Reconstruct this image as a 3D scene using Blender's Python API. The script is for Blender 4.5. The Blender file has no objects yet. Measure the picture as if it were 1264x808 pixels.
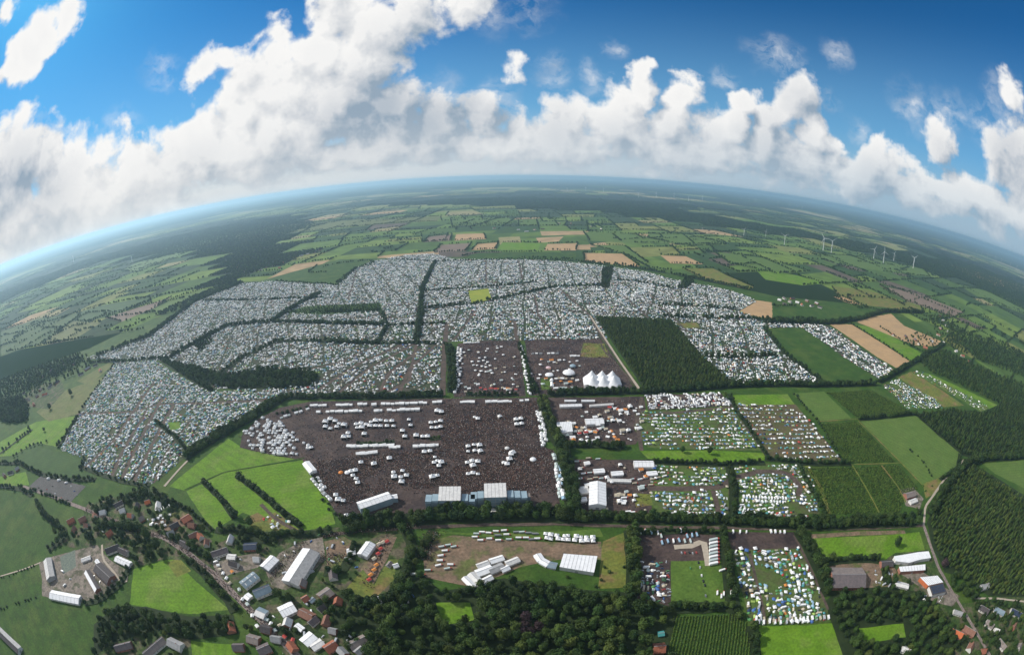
import bpy, bmesh, math, random
import numpy as np
from mathutils import Vector, Matrix

SC = bpy.context.scene
COL = SC.collection
R = math.radians

# ------------------------------------------------------------------ camera
# a 15 mm-class equisolid fisheye carried at 400 m, pitched down 19.4 degrees
FPX, PITCH, ROLL, ALT = 555.0, R(19.4), R(-0.5), 400.0
cam = bpy.data.cameras.new('camera')
cam.type = 'PANO'
cam.panorama_type = 'FISHEYE_EQUISOLID'
cam.sensor_width = 36.0
cam.fisheye_lens = FPX * 36.0 / 1264.0
cam.fisheye_fov = R(200)
cam.clip_start = 1.0
cam.clip_end = 300000.0
camo = bpy.data.objects.new('camera', cam)
COL.objects.link(camo)
camo.matrix_world = Matrix.Translation((0, 0, ALT)) @ Matrix.Rotation(R(90) - PITCH, 4, 'X') @ Matrix.Rotation(ROLL, 4, 'Z')
SC.camera = camo


def ray(x, y):
    """viewing direction of a photograph pixel (1264 x 808)"""
    dx, dy = x - 632.0, 404.0 - y
    c, s = math.cos(ROLL), math.sin(ROLL)
    dx, dy = c * dx - s * dy, s * dx + c * dy
    rr = math.hypot(dx, dy) + 1e-9
    th = 2 * math.asin(min(1.0, rr / (2 * FPX)))
    u, v, w = math.sin(th) * dx / rr, math.sin(th) * dy / rr, math.cos(th)
    return Vector((u, w * math.cos(PITCH) + v * math.sin(PITCH), v * math.cos(PITCH) - w * math.sin(PITCH)))


def at(x, y, z=0.0):
    """where that direction meets the level z: a real place on the map"""
    d = ray(x, y)
    t = (ALT - z) / max(1e-4, -d.z)
    return Vector((d.x * t, d.y * t, z))


def A2(pts, z=0.0):
    return np.array([at(x, y, z)[:2] for x, y in pts])


# ------------------------------------------------------------------ light
SUN_AZ, SUN_EL = R(-68), R(37)          # left of the view and a little ahead
SUND = Vector((math.sin(SUN_AZ) * math.cos(SUN_EL), math.cos(SUN_AZ) * math.cos(SUN_EL), math.sin(SUN_EL)))
sl = bpy.data.lights.new('sun', 'SUN')
sl.energy = 4.7
sl.angle = R(0.5)
sl.color = (1.0, 0.94, 0.85)
so = bpy.data.objects.new('sun', sl)
COL.objects.link(so)
so.location = (0, 0, 900)
so.rotation_euler = SUND.to_track_quat('Z', 'Y').to_euler()

SC.view_settings.view_transform = 'Standard'
SC.view_settings.look = 'None'
SC.view_settings.exposure = 0.0
SC.view_settings.gamma = 1.0
SC.render.engine = 'CYCLES'
SC.cycles.max_bounces = 5
SC.cycles.diffuse_bounces = 2
SC.cycles.glossy_bounces = 2
SC.cycles.transmission_bounces = 2
SC.cycles.volume_bounces = 1
SC.cycles.transparent_max_bounces = 8
SC.cycles.use_denoising = True
SC.cycles.use_adaptive_sampling = True
SC.cycles.adaptive_threshold = 0.01


# ------------------------------------------------------------------ node helpers
class NT:
    def __init__(s, tree):
        s.t = tree
        s.n = tree.nodes
        s.l = tree.links

    def new(s, typ, **kw):
        n = s.n.new(typ)
        for k, v in kw.items():
            setattr(n, k, v)
        return n

    def put(s, sock, v):
        if isinstance(v, bpy.types.NodeSocket):
            s.l.new(v, sock)
        elif v is not None:
            sock.default_value = v

    def math(s, op, a, b=None, c=None, clamp=False):
        n = s.new('ShaderNodeMath', operation=op, use_clamp=clamp)
        for i, v in enumerate((a, b, c)):
            if v is not None:
                s.put(n.inputs[i], v)
        return n.outputs[0]

    def vmath(s, op, a, b=None, scale=None):
        n = s.new('ShaderNodeVectorMath', operation=op)
        s.put(n.inputs[0], a)
        if b is not None:
            s.put(n.inputs[1], b)
        if scale is not None:
            s.put(n.inputs['Scale'], scale)
        return n.outputs['Value'] if op in ('DISTANCE', 'DOT_PRODUCT', 'LENGTH') else n.outputs[0]

    def noise(s, vec, scale, detail=2.0, rough=0.5, dist=0.0):
        n = s.new('ShaderNodeTexNoise')
        if vec is not None:
            s.put(n.inputs['Vector'], vec)
        n.inputs['Scale'].default_value = scale
        n.inputs['Detail'].default_value = detail
        n.inputs['Roughness'].default_value = rough
        n.inputs['Distortion'].default_value = dist
        return n

    def rng(s, v, a, b, c=0.0, d=1.0, smooth=False):
        n = s.new('ShaderNodeMapRange')
        if smooth:
            n.interpolation_type = 'SMOOTHSTEP'
        s.put(n.inputs[0], v)
        for i, k in enumerate((a, b, c, d)):
            s.put(n.inputs[i + 1], k)
        return n.outputs[0]

    def mix(s, f, a, b, mode='MIX'):
        n = s.new('ShaderNodeMix', data_type='RGBA', blend_type=mode)
        s.put(n.inputs[0], f)
        s.put(n.inputs[6], a if not isinstance(a, tuple) else (*a, 1))
        s.put(n.inputs[7], b if not isinstance(b, tuple) else (*b, 1))
        return n.outputs[2]


# ------------------------------------------------------------------ sky: Nishita air with cumulus
# each cloud puff: centre direction (written as the photograph pixel it lies at), radius in pixels, weight
PUFFS = [
    (16, 82, 26, .9), (34, 60, 26, 1.0), (55, 40, 28, 1.0), (84, 26, 24, .9), (10, 6, 20, .8),
    (330, 38, 24, .75), (312, 52, 18, .6), (240, 100, 26, .8), (262, 86, 26, .8), (285, 80, 20, .6), (150, 165, 18, .55),
    (415, 15, 50, 1.2), (455, 40, 50, 1.2), (510, 5, 55, 1.0), (395, 75, 52, 1.2), (450, 85, 50, 1.1), (335, 105, 56, 1.2), (295, 140, 52, 1.2), (365, 120, 60, 1.2),
    (420, 130, 60, 1.2), (350, 165, 72, 1.3), (250, 180, 50, 1.1), (480, 145, 55, 1.1), (545, 150, 48, 1.1), (605, 145, 34, .95), (290, 185, 60, 1.2),
    (575, 0, 40, .8), (640, 82, 18, .5),
    (20, 195, 52, 1.1), (62, 185, 34, 1.0), (90, 205, 40, 1.0), (10, 250, 60, 1.2), (90, 245, 70, 1.2), (170, 215, 52, 1.1), (190, 250, 60, 1.0), (215, 190, 36, .9),
    (715, 150, 38, .95), (770, 125, 34, 1.0), (795, 105, 28, 1.1), (838, 120, 20, .7), (765, 160, 50, 1.1), (820, 155, 40, 1.0), (690, 175, 40, .9), (645, 165, 36, .8),
    (880, 165, 36, .9), (915, 128, 24, 1.1), (905, 155, 30, 1.1), (945, 150, 26, .9), (980, 115, 30, .72), (970, 140, 26, .7), (1000, 165, 26, .95), (1030, 180, 22, .9), (950, 180, 40, 1.0),
    (1075, 200, 26, .95), (1095, 212, 24, .9), (1055, 222, 28, .8), (1195, 243, 20, 1.0), (1160, 174, 28, .95), (1165, 244, 20, .7), (1225, 275, 30, .7), (1120, 235, 26, .7),
    (1246, 110, 20, .6), (1255, 195, 42, .9), (1235, 180, 26, .7),
]
WISPS = [(650, 12, 45), (610, 20, 40), (195, 86, 30), (680, 90, 34), (735, 95, 26), (950, 66, 36), (975, 80, 30), (1035, 66, 26), (895, 98, 24), (1125, 130, 40), (1175, 142, 40), (1215, 155, 36), (1245, 130, 40), (150, 168, 40), (130, 185, 36), (545, 118, 40), (610, 120, 40),
         (1030, 130, 22), (1060, 160, 22), (760, 60, 20), (40, 165, 30)]
GREYS = [(470, 140, 60, .75), (520, 155, 60, .8), (570, 145, 45, .75), (615, 150, 34, .6), (420, 160, 50, .55), (20, 230, 60, .5), (60, 248, 50, .4), (690, 165, 50, .35), (760, 190, 50, .3), (850, 185, 55, .35),
         (350, 215, 60, .3), (240, 215, 50, .2), (960, 190, 60, .4), (985, 125, 34, .4), (1250, 200, 45, .55), (1165, 185, 30, .35), (930, 165, 30, .35), (500, 60, 50, .25), (1090, 225, 40, .3)]


def density_group():
    g = bpy.data.node_groups.new('cloud_density', 'ShaderNodeTree')
    g.interface.new_socket('Dir', in_out='INPUT', socket_type='NodeSocketVector')
    g.interface.new_socket('D', in_out='OUTPUT', socket_type='NodeSocketFloat')
    k = NT(g)
    gi = k.new('NodeGroupInput').outputs[0]
    wn = k.noise(gi, 9.0, 5.0, 0.55)
    w = k.vmath('SUBTRACT', wn.outputs['Color'], (0.5, 0.5, 0.5))
    p = k.vmath('ADD', gi, k.vmath('SCALE', w, scale=0.13))
    # the same kind of cumulus everywhere round the horizon, thinning towards the zenith
    sep = k.new('ShaderNodeSeparateXYZ')
    k.put(sep.inputs[0], p)
    ax = ray(632, 404)
    away = k.rng(k.vmath('DOT_PRODUCT', gi, tuple(ax)), 0.25, -0.05)
    cov = k.noise(gi, 3.2, 2.0, 0.5).outputs[0]
    m = k.math('SUBTRACT', k.math('MULTIPLY', k.math('SUBTRACT', cov, 0.42), k.math('MULTIPLY', away, 4.0)), k.math('SUBTRACT', 1.2, k.math('MULTIPLY', away, 1.2)))
    # the low band of far clouds over the horizon
    z = sep.outputs[2]
    lat = k.noise(k.vmath('MULTIPLY', gi, (1, 1, 5.0)), 6.0, 3.0, 0.55).outputs[0]
    band = k.math('SUBTRACT', 1.0, k.math('DIVIDE', k.math('ABSOLUTE', k.math('SUBTRACT', z, 0.072)), 0.052))
    band = k.math('ADD', k.math('MULTIPLY', band, 0.75), k.math('MULTIPLY', k.math('SUBTRACT', lat, 0.5), 1.0))
    band = k.math('MAXIMUM', band, -1.5)
    m = k.math('SMOOTH_MAX', m, band, 0.25)
    for (x, y, r, wt) in PUFFS:
        d = k.vmath('DISTANCE', p, tuple(ray(x, y)))
        v = k.math('MULTIPLY_ADD', d, -wt / (r / FPX), wt)
        m = k.math('SMOOTH_MAX', m, v, 0.25)
    f1 = k.noise(gi, 15.0, 8.0, 0.55, 0.2).outputs[0]
    out = k.math('ADD', m, k.math('MULTIPLY', k.math('SUBTRACT', f1, 0.5), 1.7))
    go = k.new('NodeGroupOutput')
    k.put(go.inputs[0], out)
    return g


def make_world():
    wd = bpy.data.worlds.new('World')
    SC.world = wd
    wd.use_nodes = True
    t = wd.node_tree
    t.nodes.clear()
    k = NT(t)
    sky = k.new('ShaderNodeTexSky', sky_type='NISHITA')
    sky.sun_disc = False
    sky.sun_elevation = SUN_EL
    sky.sun_rotation = SUN_AZ
    sky.air_density = 1.0
    sky.dust_density = 0.6
    sky.ozone_density = 3.0
    sky.altitude = 400
    dirv = k.new('ShaderNodeTexCoord').outputs['Generated']
    dg = density_group()

    def dens(v):
        n = k.new('ShaderNodeGroup')
        n.node_tree = dg
        k.put(n.inputs[0], v)
        return n.outputs[0]
    d0 = dens(dirv)
    off = (SUND + Vector((0, 0, 0.45))).normalized() * 0.045
    d1 = dens(k.vmath('ADD', dirv, tuple(off)))
    rel = k.math('SUBTRACT', d0, d1)
    lit = k.rng(rel, -0.80, 0.32)
    grey = None
    gw = k.vmath('SUBTRACT', k.noise(dirv, 11.0, 4.0, 0.6).outputs['Color'], (0.5, 0.5, 0.5))
    gdir = k.vmath('ADD', dirv, k.vmath('SCALE', gw, scale=0.10))
    for (x, y, r, wt) in GREYS:
        d = k.vmath('DISTANCE', gdir, tuple(ray(x, y)))
        v = k.rng(d, 0.0, r / FPX * 1.45, wt, 0.0, True)
        grey = v if grey is None else k.math('MAXIMUM', grey, v)
    lit = k.math('SUBTRACT', lit, grey, clamp=True)
    thick = k.rng(d0, 0.0, 0.9)
    lit = k.math('MULTIPLY', lit, k.math('SUBTRACT', 1.0, k.math('MULTIPLY', thick, 0.12)))
    ramp = k.new('ShaderNodeValToRGB')
    e = ramp.color_ramp.elements
    e[0].position, e[0].color = 0.0, (0.30, 0.39, 0.49, 1)
    e[1].position, e[1].color = 1.0, (0.98, 0.97, 0.95, 1)
    m = e.new(0.45)
    m.color = (0.63, 0.66, 0.70, 1)
    k.put(ramp.inputs[0], lit)
    alpha = k.rng(d0, -0.06, 0.38, 0.0, 1.0, True)
    wisp = None
    for (x, y, r) in WISPS:
        d = k.vmath('DISTANCE', gdir, tuple(ray(x, y)))
        v = k.rng(d, 0.0, r / FPX, 1.0, 0.0, True)
        wisp = v if wisp is None else k.math('MAXIMUM', wisp, v)
    wn = k.noise(k.vmath('MULTIPLY', gdir, (1, 1, 2.0)), 18.0, 5.0, 0.55).outputs[0]
    wisp = k.math('MULTIPLY', wisp, k.rng(wn, 0.38, 0.72, 0.0, 0.6))
    alpha = k.math('MAXIMUM', alpha, wisp)
    skyc = k.vmath('SCALE', sky.outputs[0], scale=0.085)
    # pale air low down: the horizon haze that every direction shares
    sep = k.new('ShaderNodeSeparateXYZ')
    k.put(sep.inputs[0], dirv)
    low = k.rng(sep.outputs[2], 0.005, 0.17, 1.0, 0.0, True)
    hz = k.rng(k.vmath('DOT_PRODUCT', dirv, tuple(Vector((SUND.x, SUND.y, 0)).normalized())), -0.4, 1.0)
    hazec = k.mix(hz, (0.36, 0.50, 0.62), (0.80, 0.80, 0.79))
    sat = k.mix(1.0, skyc, (0.18, 0.74, 1.12), 'MULTIPLY')
    sat = k.mix(k.rng(sep.outputs[2], 0.05, 0.45, 0.5, 0.0, True), sat, (0.30, 0.60, 0.84))
    skyc = k.mix(low, sat, hazec)
    cl = k.mix(k.math('MULTIPLY', low, 0.55), ramp.outputs[0], hazec)
    fin = k.mix(alpha, skyc, cl)
    bg = k.new('ShaderNodeBackground')
    k.put(bg.inputs[0], fin)
    bg.inputs[1].default_value = 1.0
    out = k.new('ShaderNodeOutputWorld')
    t.links.new(bg.outputs[0], out.inputs[0])
    wd.cycles.sampling_method = 'MANUAL'
    wd.cycles.sample_map_resolution = 512


make_world()

# ------------------------------------------------------------------ materials
MATS = {}


def mat(name, color=(0.5, 0.5, 0.5), color2=None, scale=0.2, rough=0.85, attr=None, detail=4.0, spec=0.2, bump=0.0, rnd=0.0, transl=0.0, stripes=None, color3=None, scale3=0.02, amt=(0.35, 0.65), metal=0.0, grain=0.0):
    """procedural surface: two or three tones mixed by noise (world-scale object coordinates), optional per-face colour attribute"""
    if name in MATS:
        return MATS[name]
    m = bpy.data.materials.new(name)
    m.use_nodes = True
    t = m.node_tree
    k = NT(t)
    b = t.nodes['Principled BSDF']
    co = k.new('ShaderNodeTexCoord').outputs['Object']
    if attr:
        a = k.new('ShaderNodeAttribute', attribute_name=attr)
        base = a.outputs['Color']
        nz = k.noise(co, scale, detail).outputs[0]
        c = k.mix(1.0, base, k.mix(k.rng(nz, 0.3, 0.7), (0.72, 0.72, 0.72), (1.22, 1.22, 1.22)), 'MULTIPLY')
    else:
        c = (*color, 1)
        if color2:
            nz = k.noise(co, scale, detail, 0.6).outputs[0]
            c = k.mix(k.rng(nz, amt[0], amt[1]), color, color2)
        if color3:
            nz = k.noise(co, scale3, 3.0, 0.6).outputs[0]
            c = k.mix(k.rng(nz, 0.5, 0.62), c, color3)
    if grain:
        fn = k.noise(co, 0.28, 3.0, 0.65).outputs[0]
        fm = k.noise(co, 0.045, 4.0, 0.6).outputs[0]
        c = k.mix(1.0, c if not isinstance(c, tuple) else c[:3], k.mix(k.rng(fn, 0.3, 0.7), (1 - grain,) * 3, (1 + grain,) * 3), 'MULTIPLY')
        c = k.mix(1.0, c, k.mix(k.rng(fm, 0.3, 0.7), (1 - grain * .6,) * 3, (1 + grain * .6,) * 3), 'MULTIPLY')
    if stripes:
        ang, width, amount = stripes
        sp = k.new('ShaderNodeSeparateXYZ')
        k.put(sp.inputs[0], co)
        q = k.math('ADD', k.math('MULTIPLY', sp.outputs[0], math.cos(ang)), k.math('MULTIPLY', sp.outputs[1], math.sin(ang)))
        q = k.math('ADD', q, k.math('MULTIPLY', k.noise(co, 0.05).outputs[0], width))
        s = k.math('SINE', k.math('MULTIPLY', q, 2 * math.pi / width))
        c = k.mix(k.rng(s, -0.3, 0.8, 0.0, amount), c if not isinstance(c, tuple) else c[:3], (0.02, 0.02, 0.012))
    if rnd:
        oi = k.new('ShaderNodeObjectInfo').outputs['Random']
        hs = k.new('ShaderNodeHueSaturation')
        k.put(hs.inputs['Color'], c)
        k.put(hs.inputs['Value'], k.rng(oi, 0, 1, 1 - rnd, 1 + rnd))
        k.put(hs.inputs['Hue'], k.rng(k.math('FRACT', k.math('MULTIPLY', oi, 7.31)), 0, 1, 0.48, 0.515))
        c = hs.outputs[0]
    k.put(b.inputs['Base Color'], c)
    b.inputs['Roughness'].default_value = rough
    b.inputs['Metallic'].default_value = metal
    b.inputs['Specular IOR Level'].default_value = spec
    if bump:
        bn = k.new('ShaderNodeBump')
        bn.inputs['Strength'].default_value = bump
        bn.inputs['Distance'].default_value = 0.5
        k.put(bn.inputs['Height'], k.noise(co, 0.9, 5.0, 0.7).outputs[0])
        t.links.new(bn.outputs[0], b.inputs['Normal'])
    if transl:
        tr = k.new('ShaderNodeBsdfTranslucent')
        k.put(tr.inputs[0], c)
        ms = k.new('ShaderNodeMixShader')
        ms.inputs[0].default_value = transl
        t.links.new(b.outputs[0], ms.inputs[1])
        t.links.new(tr.outputs[0], ms.inputs[2])
        t.links.new(ms.outputs[0], t.nodes['Material Output'].inputs[0])
    MATS[name] = m
    return m


# ------------------------------------------------------------------ object helpers
def mesh(name, verts, faces, mats, mi=None, smooth=False):
    me = bpy.data.meshes.new(name)
    me.from_pydata([tuple(v) for v in verts], [], faces)
    for m in (mats if isinstance(mats, (list, tuple)) else [mats]):
        me.materials.append(m)
    if mi is not None:
        me.polygons.foreach_set('material_index', np.array(mi, dtype=np.int32))
    if smooth:
        me.polygons.foreach_set('use_smooth', [True] * len(me.polygons))
    me.update()
    return me


def link(name, data=None, parent=None, loc=None, rz=0.0, scale=None):
    o = bpy.data.objects.new(name, data)
    COL.objects.link(o)
    if parent is not None:
        o.parent = parent
    if loc is not None:
        o.location = loc
    if rz:
        o.rotation_euler = (0, 0, rz)
    if scale is not None:
        o.scale = scale if not isinstance(scale, (int, float)) else (scale,) * 3
    return o


def tag(o, label=None, cat=None, group=None, kind=None):
    if label:
        o['label'] = label
    if cat:
        o['category'] = cat
    if group:
        o['group'] = group
    if kind:
        o['kind'] = kind
    return o


def copy_tree(o, parent=None):
    c = o.copy()
    COL.objects.link(c)
    if parent is not None:
        c.parent = parent
    for ch in o.children:
        copy_tree(ch, c)
    return c


class MB:
    """collects boxes, tubes and faces for one part"""
    def __init__(s):
        s.v, s.f, s.m = [], [], []

    def add(s, vs, fs, mi=0):
        o = len(s.v)
        s.v += [tuple(v) for v in vs]
        s.f += [tuple(i + o for i in f) for f in fs]
        s.m += [mi] * len(fs)
        return s

    def box(s, x0, x1, y0, y1, z0, z1, mi=0, taper=0.0, bottom=True):
        t = taper
        vs = [(x0, y0, z0), (x1, y0, z0), (x1, y1, z0), (x0, y1, z0), (x0 + t, y0 + t, z1), (x1 - t, y0 + t, z1), (x1 - t, y1 - t, z1), (x0 + t, y1 - t, z1)]
        fs = [(4, 5, 6, 7), (0, 1, 5, 4), (1, 2, 6, 5), (2, 3, 7, 6), (3, 0, 4, 7)]
        if bottom:
            fs.append((3, 2, 1, 0))
        return s.add(vs, fs, mi)

    def tube(s, p, q, r0, r1, n=8, mi=0):
        p, q = Vector(p), Vector(q)
        d = (q - p).normalized()
        a = d.cross(Vector((0, 0, 1)) if abs(d.z) < 0.9 else Vector((1, 0, 0))).normalized()
        b = d.cross(a)
        vs = []
        for c, r in ((p, r0), (q, r1)):
            for i in range(n):
                t = 2 * math.pi * i / n
                vs.append(c + (a * math.cos(t) + b * math.sin(t)) * r)
        fs = [(i, (i + 1) % n, n + (i + 1) % n, n + i) for i in range(n)] + [tuple(range(n - 1, -1, -1)), tuple(range(n, 2 * n))]
        return s.add(vs, fs, mi)

    def me(s, name, mats, smooth=False):
        return mesh(name, s.v, s.f, mats, s.m, smooth)

    def build(s, name, mats, parent=None, **kw):
        return link(name, s.me(name, mats), parent, **kw)


def inside(P, poly):
    """points (N,2) in polygon (M,2)"""
    x, y = P[:, 0], P[:, 1]
    r = np.zeros(len(P), bool)
    n = len(poly)
    j = n - 1
    for i in range(n):
        xi, yi = poly[i]
        xj, yj = poly[j]
        c = ((yi > y) != (yj > y))
        with np.errstate(divide='ignore', invalid='ignore'):
            r ^= c & (x < (xj - xi) * (y - yi) / (yj - yi + 1e-12) + xi)
        j = i
    return r


def near_line(P, line, w):
    r = np.zeros(len(P), bool)
    for a, b in zip(line[:-1], line[1:]):
        d = b - a
        t = np.clip(((P - a) @ d) / (d @ d + 1e-9), 0, 1)
        r |= np.hypot(*(P - a - t[:, None] * d).T) < w
    return r


def resample(line, step):
    """points about every step metres along a polyline, with their heading"""
    out, hd = [], []
    for a, b in zip(line[:-1], line[1:]):
        L = np.hypot(*(b - a))
        n = max(1, int(L / step))
        for i in range(n):
            out.append(a + (b - a) * (i + 0.5) / n)
            hd.append(math.atan2(*(b - a)[::-1]))
    return np.array(out), np.array(hd)


rng = np.random.default_rng(7)
random.seed(7)

# ------------------------------------------------------------------ palette
GRASS = mat('grass', grain=0.28, color=(0.060, 0.115, 0.018), color2=(0.090, 0.148, 0.024), scale=0.03, bump=0.5, color3=(0.11, 0.14, 0.032), scale3=0.012)
GRASS_BRIGHT = mat('grass_bright', grain=0.24, color=(0.086, 0.180, 0.010), color2=(0.116, 0.215, 0.014), scale=0.025, bump=0.5, color3=(0.13, 0.20, 0.03), scale3=0.02)
GRASS_DARK = mat('grass_dark', grain=0.3, color=(0.029, 0.070, 0.008), color2=(0.042, 0.086, 0.011), scale=0.03, bump=0.5, color3=(0.054, 0.092, 0.014), scale3=0.015)
GRASS_DRY = mat('grass_dry', grain=0.3, color=(0.155, 0.160, 0.030), color2=(0.105, 0.140, 0.028), scale=0.04, bump=0.4, color3=(0.19, 0.135, 0.055), scale3=0.03)
OLIVE = mat('rough_pasture', grain=0.3, color=(0.095, 0.120, 0.030), color2=(0.13, 0.135, 0.048), scale=0.03, bump=0.4)
LEYS = mat('ley', grain=0.2, color=(0.080, 0.140, 0.026), color2=(0.098, 0.152, 0.032), scale=0.02, bump=0.2, stripes=(R(70), 9.0, 0.14))
CROP = mat('green_crop', grain=0.25, color=(0.034, 0.080, 0.015), color2=(0.046, 0.094, 0.019), scale=0.02, bump=0.3, stripes=(R(100), 6.0, 0.25))
YELLOW = mat('yellow_crop', (0.26, 0.28, 0.035), (0.20, 0.25, 0.035), 0.03)
STUBBLE = mat('stubble', grain=0.12, color=(0.44, 0.285, 0.145), color2=(0.37, 0.25, 0.135), scale=0.015, stripes=(R(60), 12.0, 0.10))
PLOUGH = mat('ploughed', (0.17, 0.125, 0.095), (0.21, 0.155, 0.115), 0.02, stripes=(R(30), 10.0, 0.12))
MUD = mat('trodden_mud', grain=0.35, color=(0.052, 0.036, 0.034), color2=(0.085, 0.060, 0.050), scale=0.05, bump=0.5, color3=(0.040, 0.029, 0.029), scale3=0.02)
CAMPG = mat('camp_ground', grain=0.3, color=(0.062, 0.110, 0.020), color2=(0.085, 0.078, 0.040), scale=0.06, bump=0.3, color3=(0.072, 0.12, 0.024), scale3=0.01)
CAMPD = mat('camp_ground_worn', grain=0.3, color=(0.040, 0.056, 0.026), color2=(0.060, 0.052, 0.038), scale=0.05, bump=0.3, color3=(0.030, 0.052, 0.020), scale3=0.012)
CAMPR = mat('camp_ground_rows', grain=.3, color=(0.085, 0.095, 0.030), color2=(0.105, 0.072, 0.048), scale=0.05, bump=0.3)
CAMPE = mat('camp_ground_green', grain=.3, color=(0.045, 0.072, 0.022), color2=(0.060, 0.058, 0.034), scale=0.05, bump=0.3)
EARTH = mat('bare_earth', grain=0.35, color=(0.20, 0.135, 0.090), color2=(0.135, 0.100, 0.068), scale=0.06, bump=0.4, color3=(0.10, 0.115, 0.035), scale3=0.03)
TRACKM = mat('dirt_track', grain=0.3, color=(0.105, 0.076, 0.060), color2=(0.068, 0.052, 0.043), scale=0.08, bump=0.4)
GRAVEL = mat('gravel_road', (0.42, 0.36, 0.28), (0.34, 0.29, 0.23), 0.3)
ASPHALT = mat('asphalt', grain=0.2, color=(0.075, 0.072, 0.072), color2=(0.10, 0.095, 0.09), scale=0.2)
STREET = mat('street', grain=0.3, color=(0.24, 0.19, 0.165), color2=(0.17, 0.14, 0.13), scale=0.25)
CONC = mat('concrete_yard', grain=0.35, color=(0.22, 0.185, 0.15), color2=(0.15, 0.125, 0.105), scale=0.12, color3=(0.085, 0.085, 0.05), scale3=0.06)
GARDEN = mat('garden', grain=0.45, color=(0.026, 0.052, 0.012), color2=(0.060, 0.090, 0.022), scale=0.05, bump=0.5, color3=(0.10, 0.085, 0.055), scale3=0.05)
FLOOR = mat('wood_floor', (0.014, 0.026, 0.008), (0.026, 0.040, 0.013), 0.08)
SILAGE = mat('silage_cover', (0.16, 0.19, 0.15), (0.10, 0.12, 0.10), 0.25)

WHITE = mat('white_pvc', (0.80, 0.80, 0.80), (0.68, 0.69, 0.70), 0.25, rough=0.5)
OFFWHITE = mat('weathered_white', (0.66, 0.65, 0.62), (0.52, 0.51, 0.50), 0.3, rough=0.6)
GREYM = mat('grey_sheet', (0.33, 0.33, 0.33), (0.24, 0.24, 0.24), 0.25, rough=0.6)
BLUEGREY = mat('blue_grey_sheet', (0.20, 0.26, 0.30), (0.15, 0.20, 0.24), 0.2, rough=0.6)
STAGESIDE = mat('stage_sheet', (0.28, 0.37, 0.42), (0.22, 0.30, 0.35), 0.15, rough=0.6)
DARKROOF = mat('dark_tiles', (0.085, 0.072, 0.072), (0.055, 0.050, 0.052), 0.5, rough=0.7)
PURPLE = mat('brown_fibre_roof', (0.15, 0.125, 0.125), (0.105, 0.090, 0.092), 0.3, rough=0.8)
TAUPE = mat('taupe_fibre_roof', (0.24, 0.20, 0.18), (0.17, 0.145, 0.135), 0.25, rough=0.8)
REDROOF = mat('red_tiles', (0.36, 0.13, 0.075), (0.25, 0.09, 0.055), 0.5, rough=0.7)
ORANGER = mat('orange_tiles', (0.55, 0.16, 0.06), (0.42, 0.12, 0.05), 0.5, rough=0.7)
BROWNR = mat('brown_tiles', (0.25, 0.13, 0.09), (0.18, 0.09, 0.065), 0.5, rough=0.7)
BLUER = mat('dark_blue_roof', (0.035, 0.05, 0.085), (0.025, 0.035, 0.06), 0.4, rough=0.5)
BRICK = mat('brick', (0.32, 0.15, 0.10), (0.24, 0.11, 0.08), 1.5)
RENDER = mat('pale_render', (0.62, 0.60, 0.56), (0.52, 0.50, 0.46), 0.6)
GLASS = mat('window_glass', (0.03, 0.04, 0.05), rough=0.15, spec=0.6)
WOOD = mat('door_wood', (0.16, 0.10, 0.06), (0.11, 0.07, 0.045), 2.0)
STEEL = mat('galvanised_steel', (0.42, 0.43, 0.44), rough=0.45, metal=0.6)
BLACK = mat('black_cloth', (0.02, 0.02, 0.022), rough=0.9)
TYRE = mat('rubber', (0.02, 0.02, 0.02))
RED = mat('red_sheet', (0.45, 0.05, 0.04), rough=0.5)
TEAL = mat('teal_sheet', (0.06, 0.25, 0.24), rough=0.5)
ORANGE = mat('orange_sheet', (0.62, 0.22, 0.05), rough=0.5)
GREENM = mat('green_sheet', (0.05, 0.22, 0.08), rough=0.5)
TURBINE = mat('turbine_white', (0.78, 0.79, 0.80), rough=0.4)
BARK = mat('bark', (0.10, 0.075, 0.055), (0.065, 0.05, 0.04), 2.0)
LEAF = mat('leaves', (0.030, 0.060, 0.013), (0.052, 0.088, 0.019), 0.25, rnd=0.38, transl=0.18, rough=0.7)
LEAF_D = mat('dark_leaves', (0.019, 0.040, 0.011), (0.032, 0.058, 0.015), 0.25, rnd=0.3, transl=0.12, rough=0.7)
LEAF_L = mat('light_leaves', (0.070, 0.105, 0.020), (0.09, 0.125, 0.028), 0.25, rnd=0.2, transl=0.2, rough=0.7)
LEAF_C = mat('copper_leaves', (0.050, 0.028, 0.030), (0.035, 0.022, 0.026), 0.4, rnd=0.15, rough=0.7)
NEEDLE = mat('needles', (0.042, 0.072, 0.015), (0.070, 0.105, 0.022), 0.3, rnd=0.3, rough=0.75)
NURS = mat('nursery_leaves', (0.062, 0.112, 0.018), (0.092, 0.142, 0.024), 0.3, rnd=0.3, rough=0.75)
MAIZE = mat('maize_leaves', (0.080, 0.120, 0.030), (0.12, 0.145, 0.045), 0.5, rnd=0.25, rough=0.7)
VCOL = mat('dyed_fabric', attr='col', scale=0.5, rough=0.7)
CLOTH = mat('clothing', attr='col', scale=2.0, rough=0.9)
FARM = mat('field_cover', attr='col', scale=0.012, rough=0.95, detail=6.0)

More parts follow.
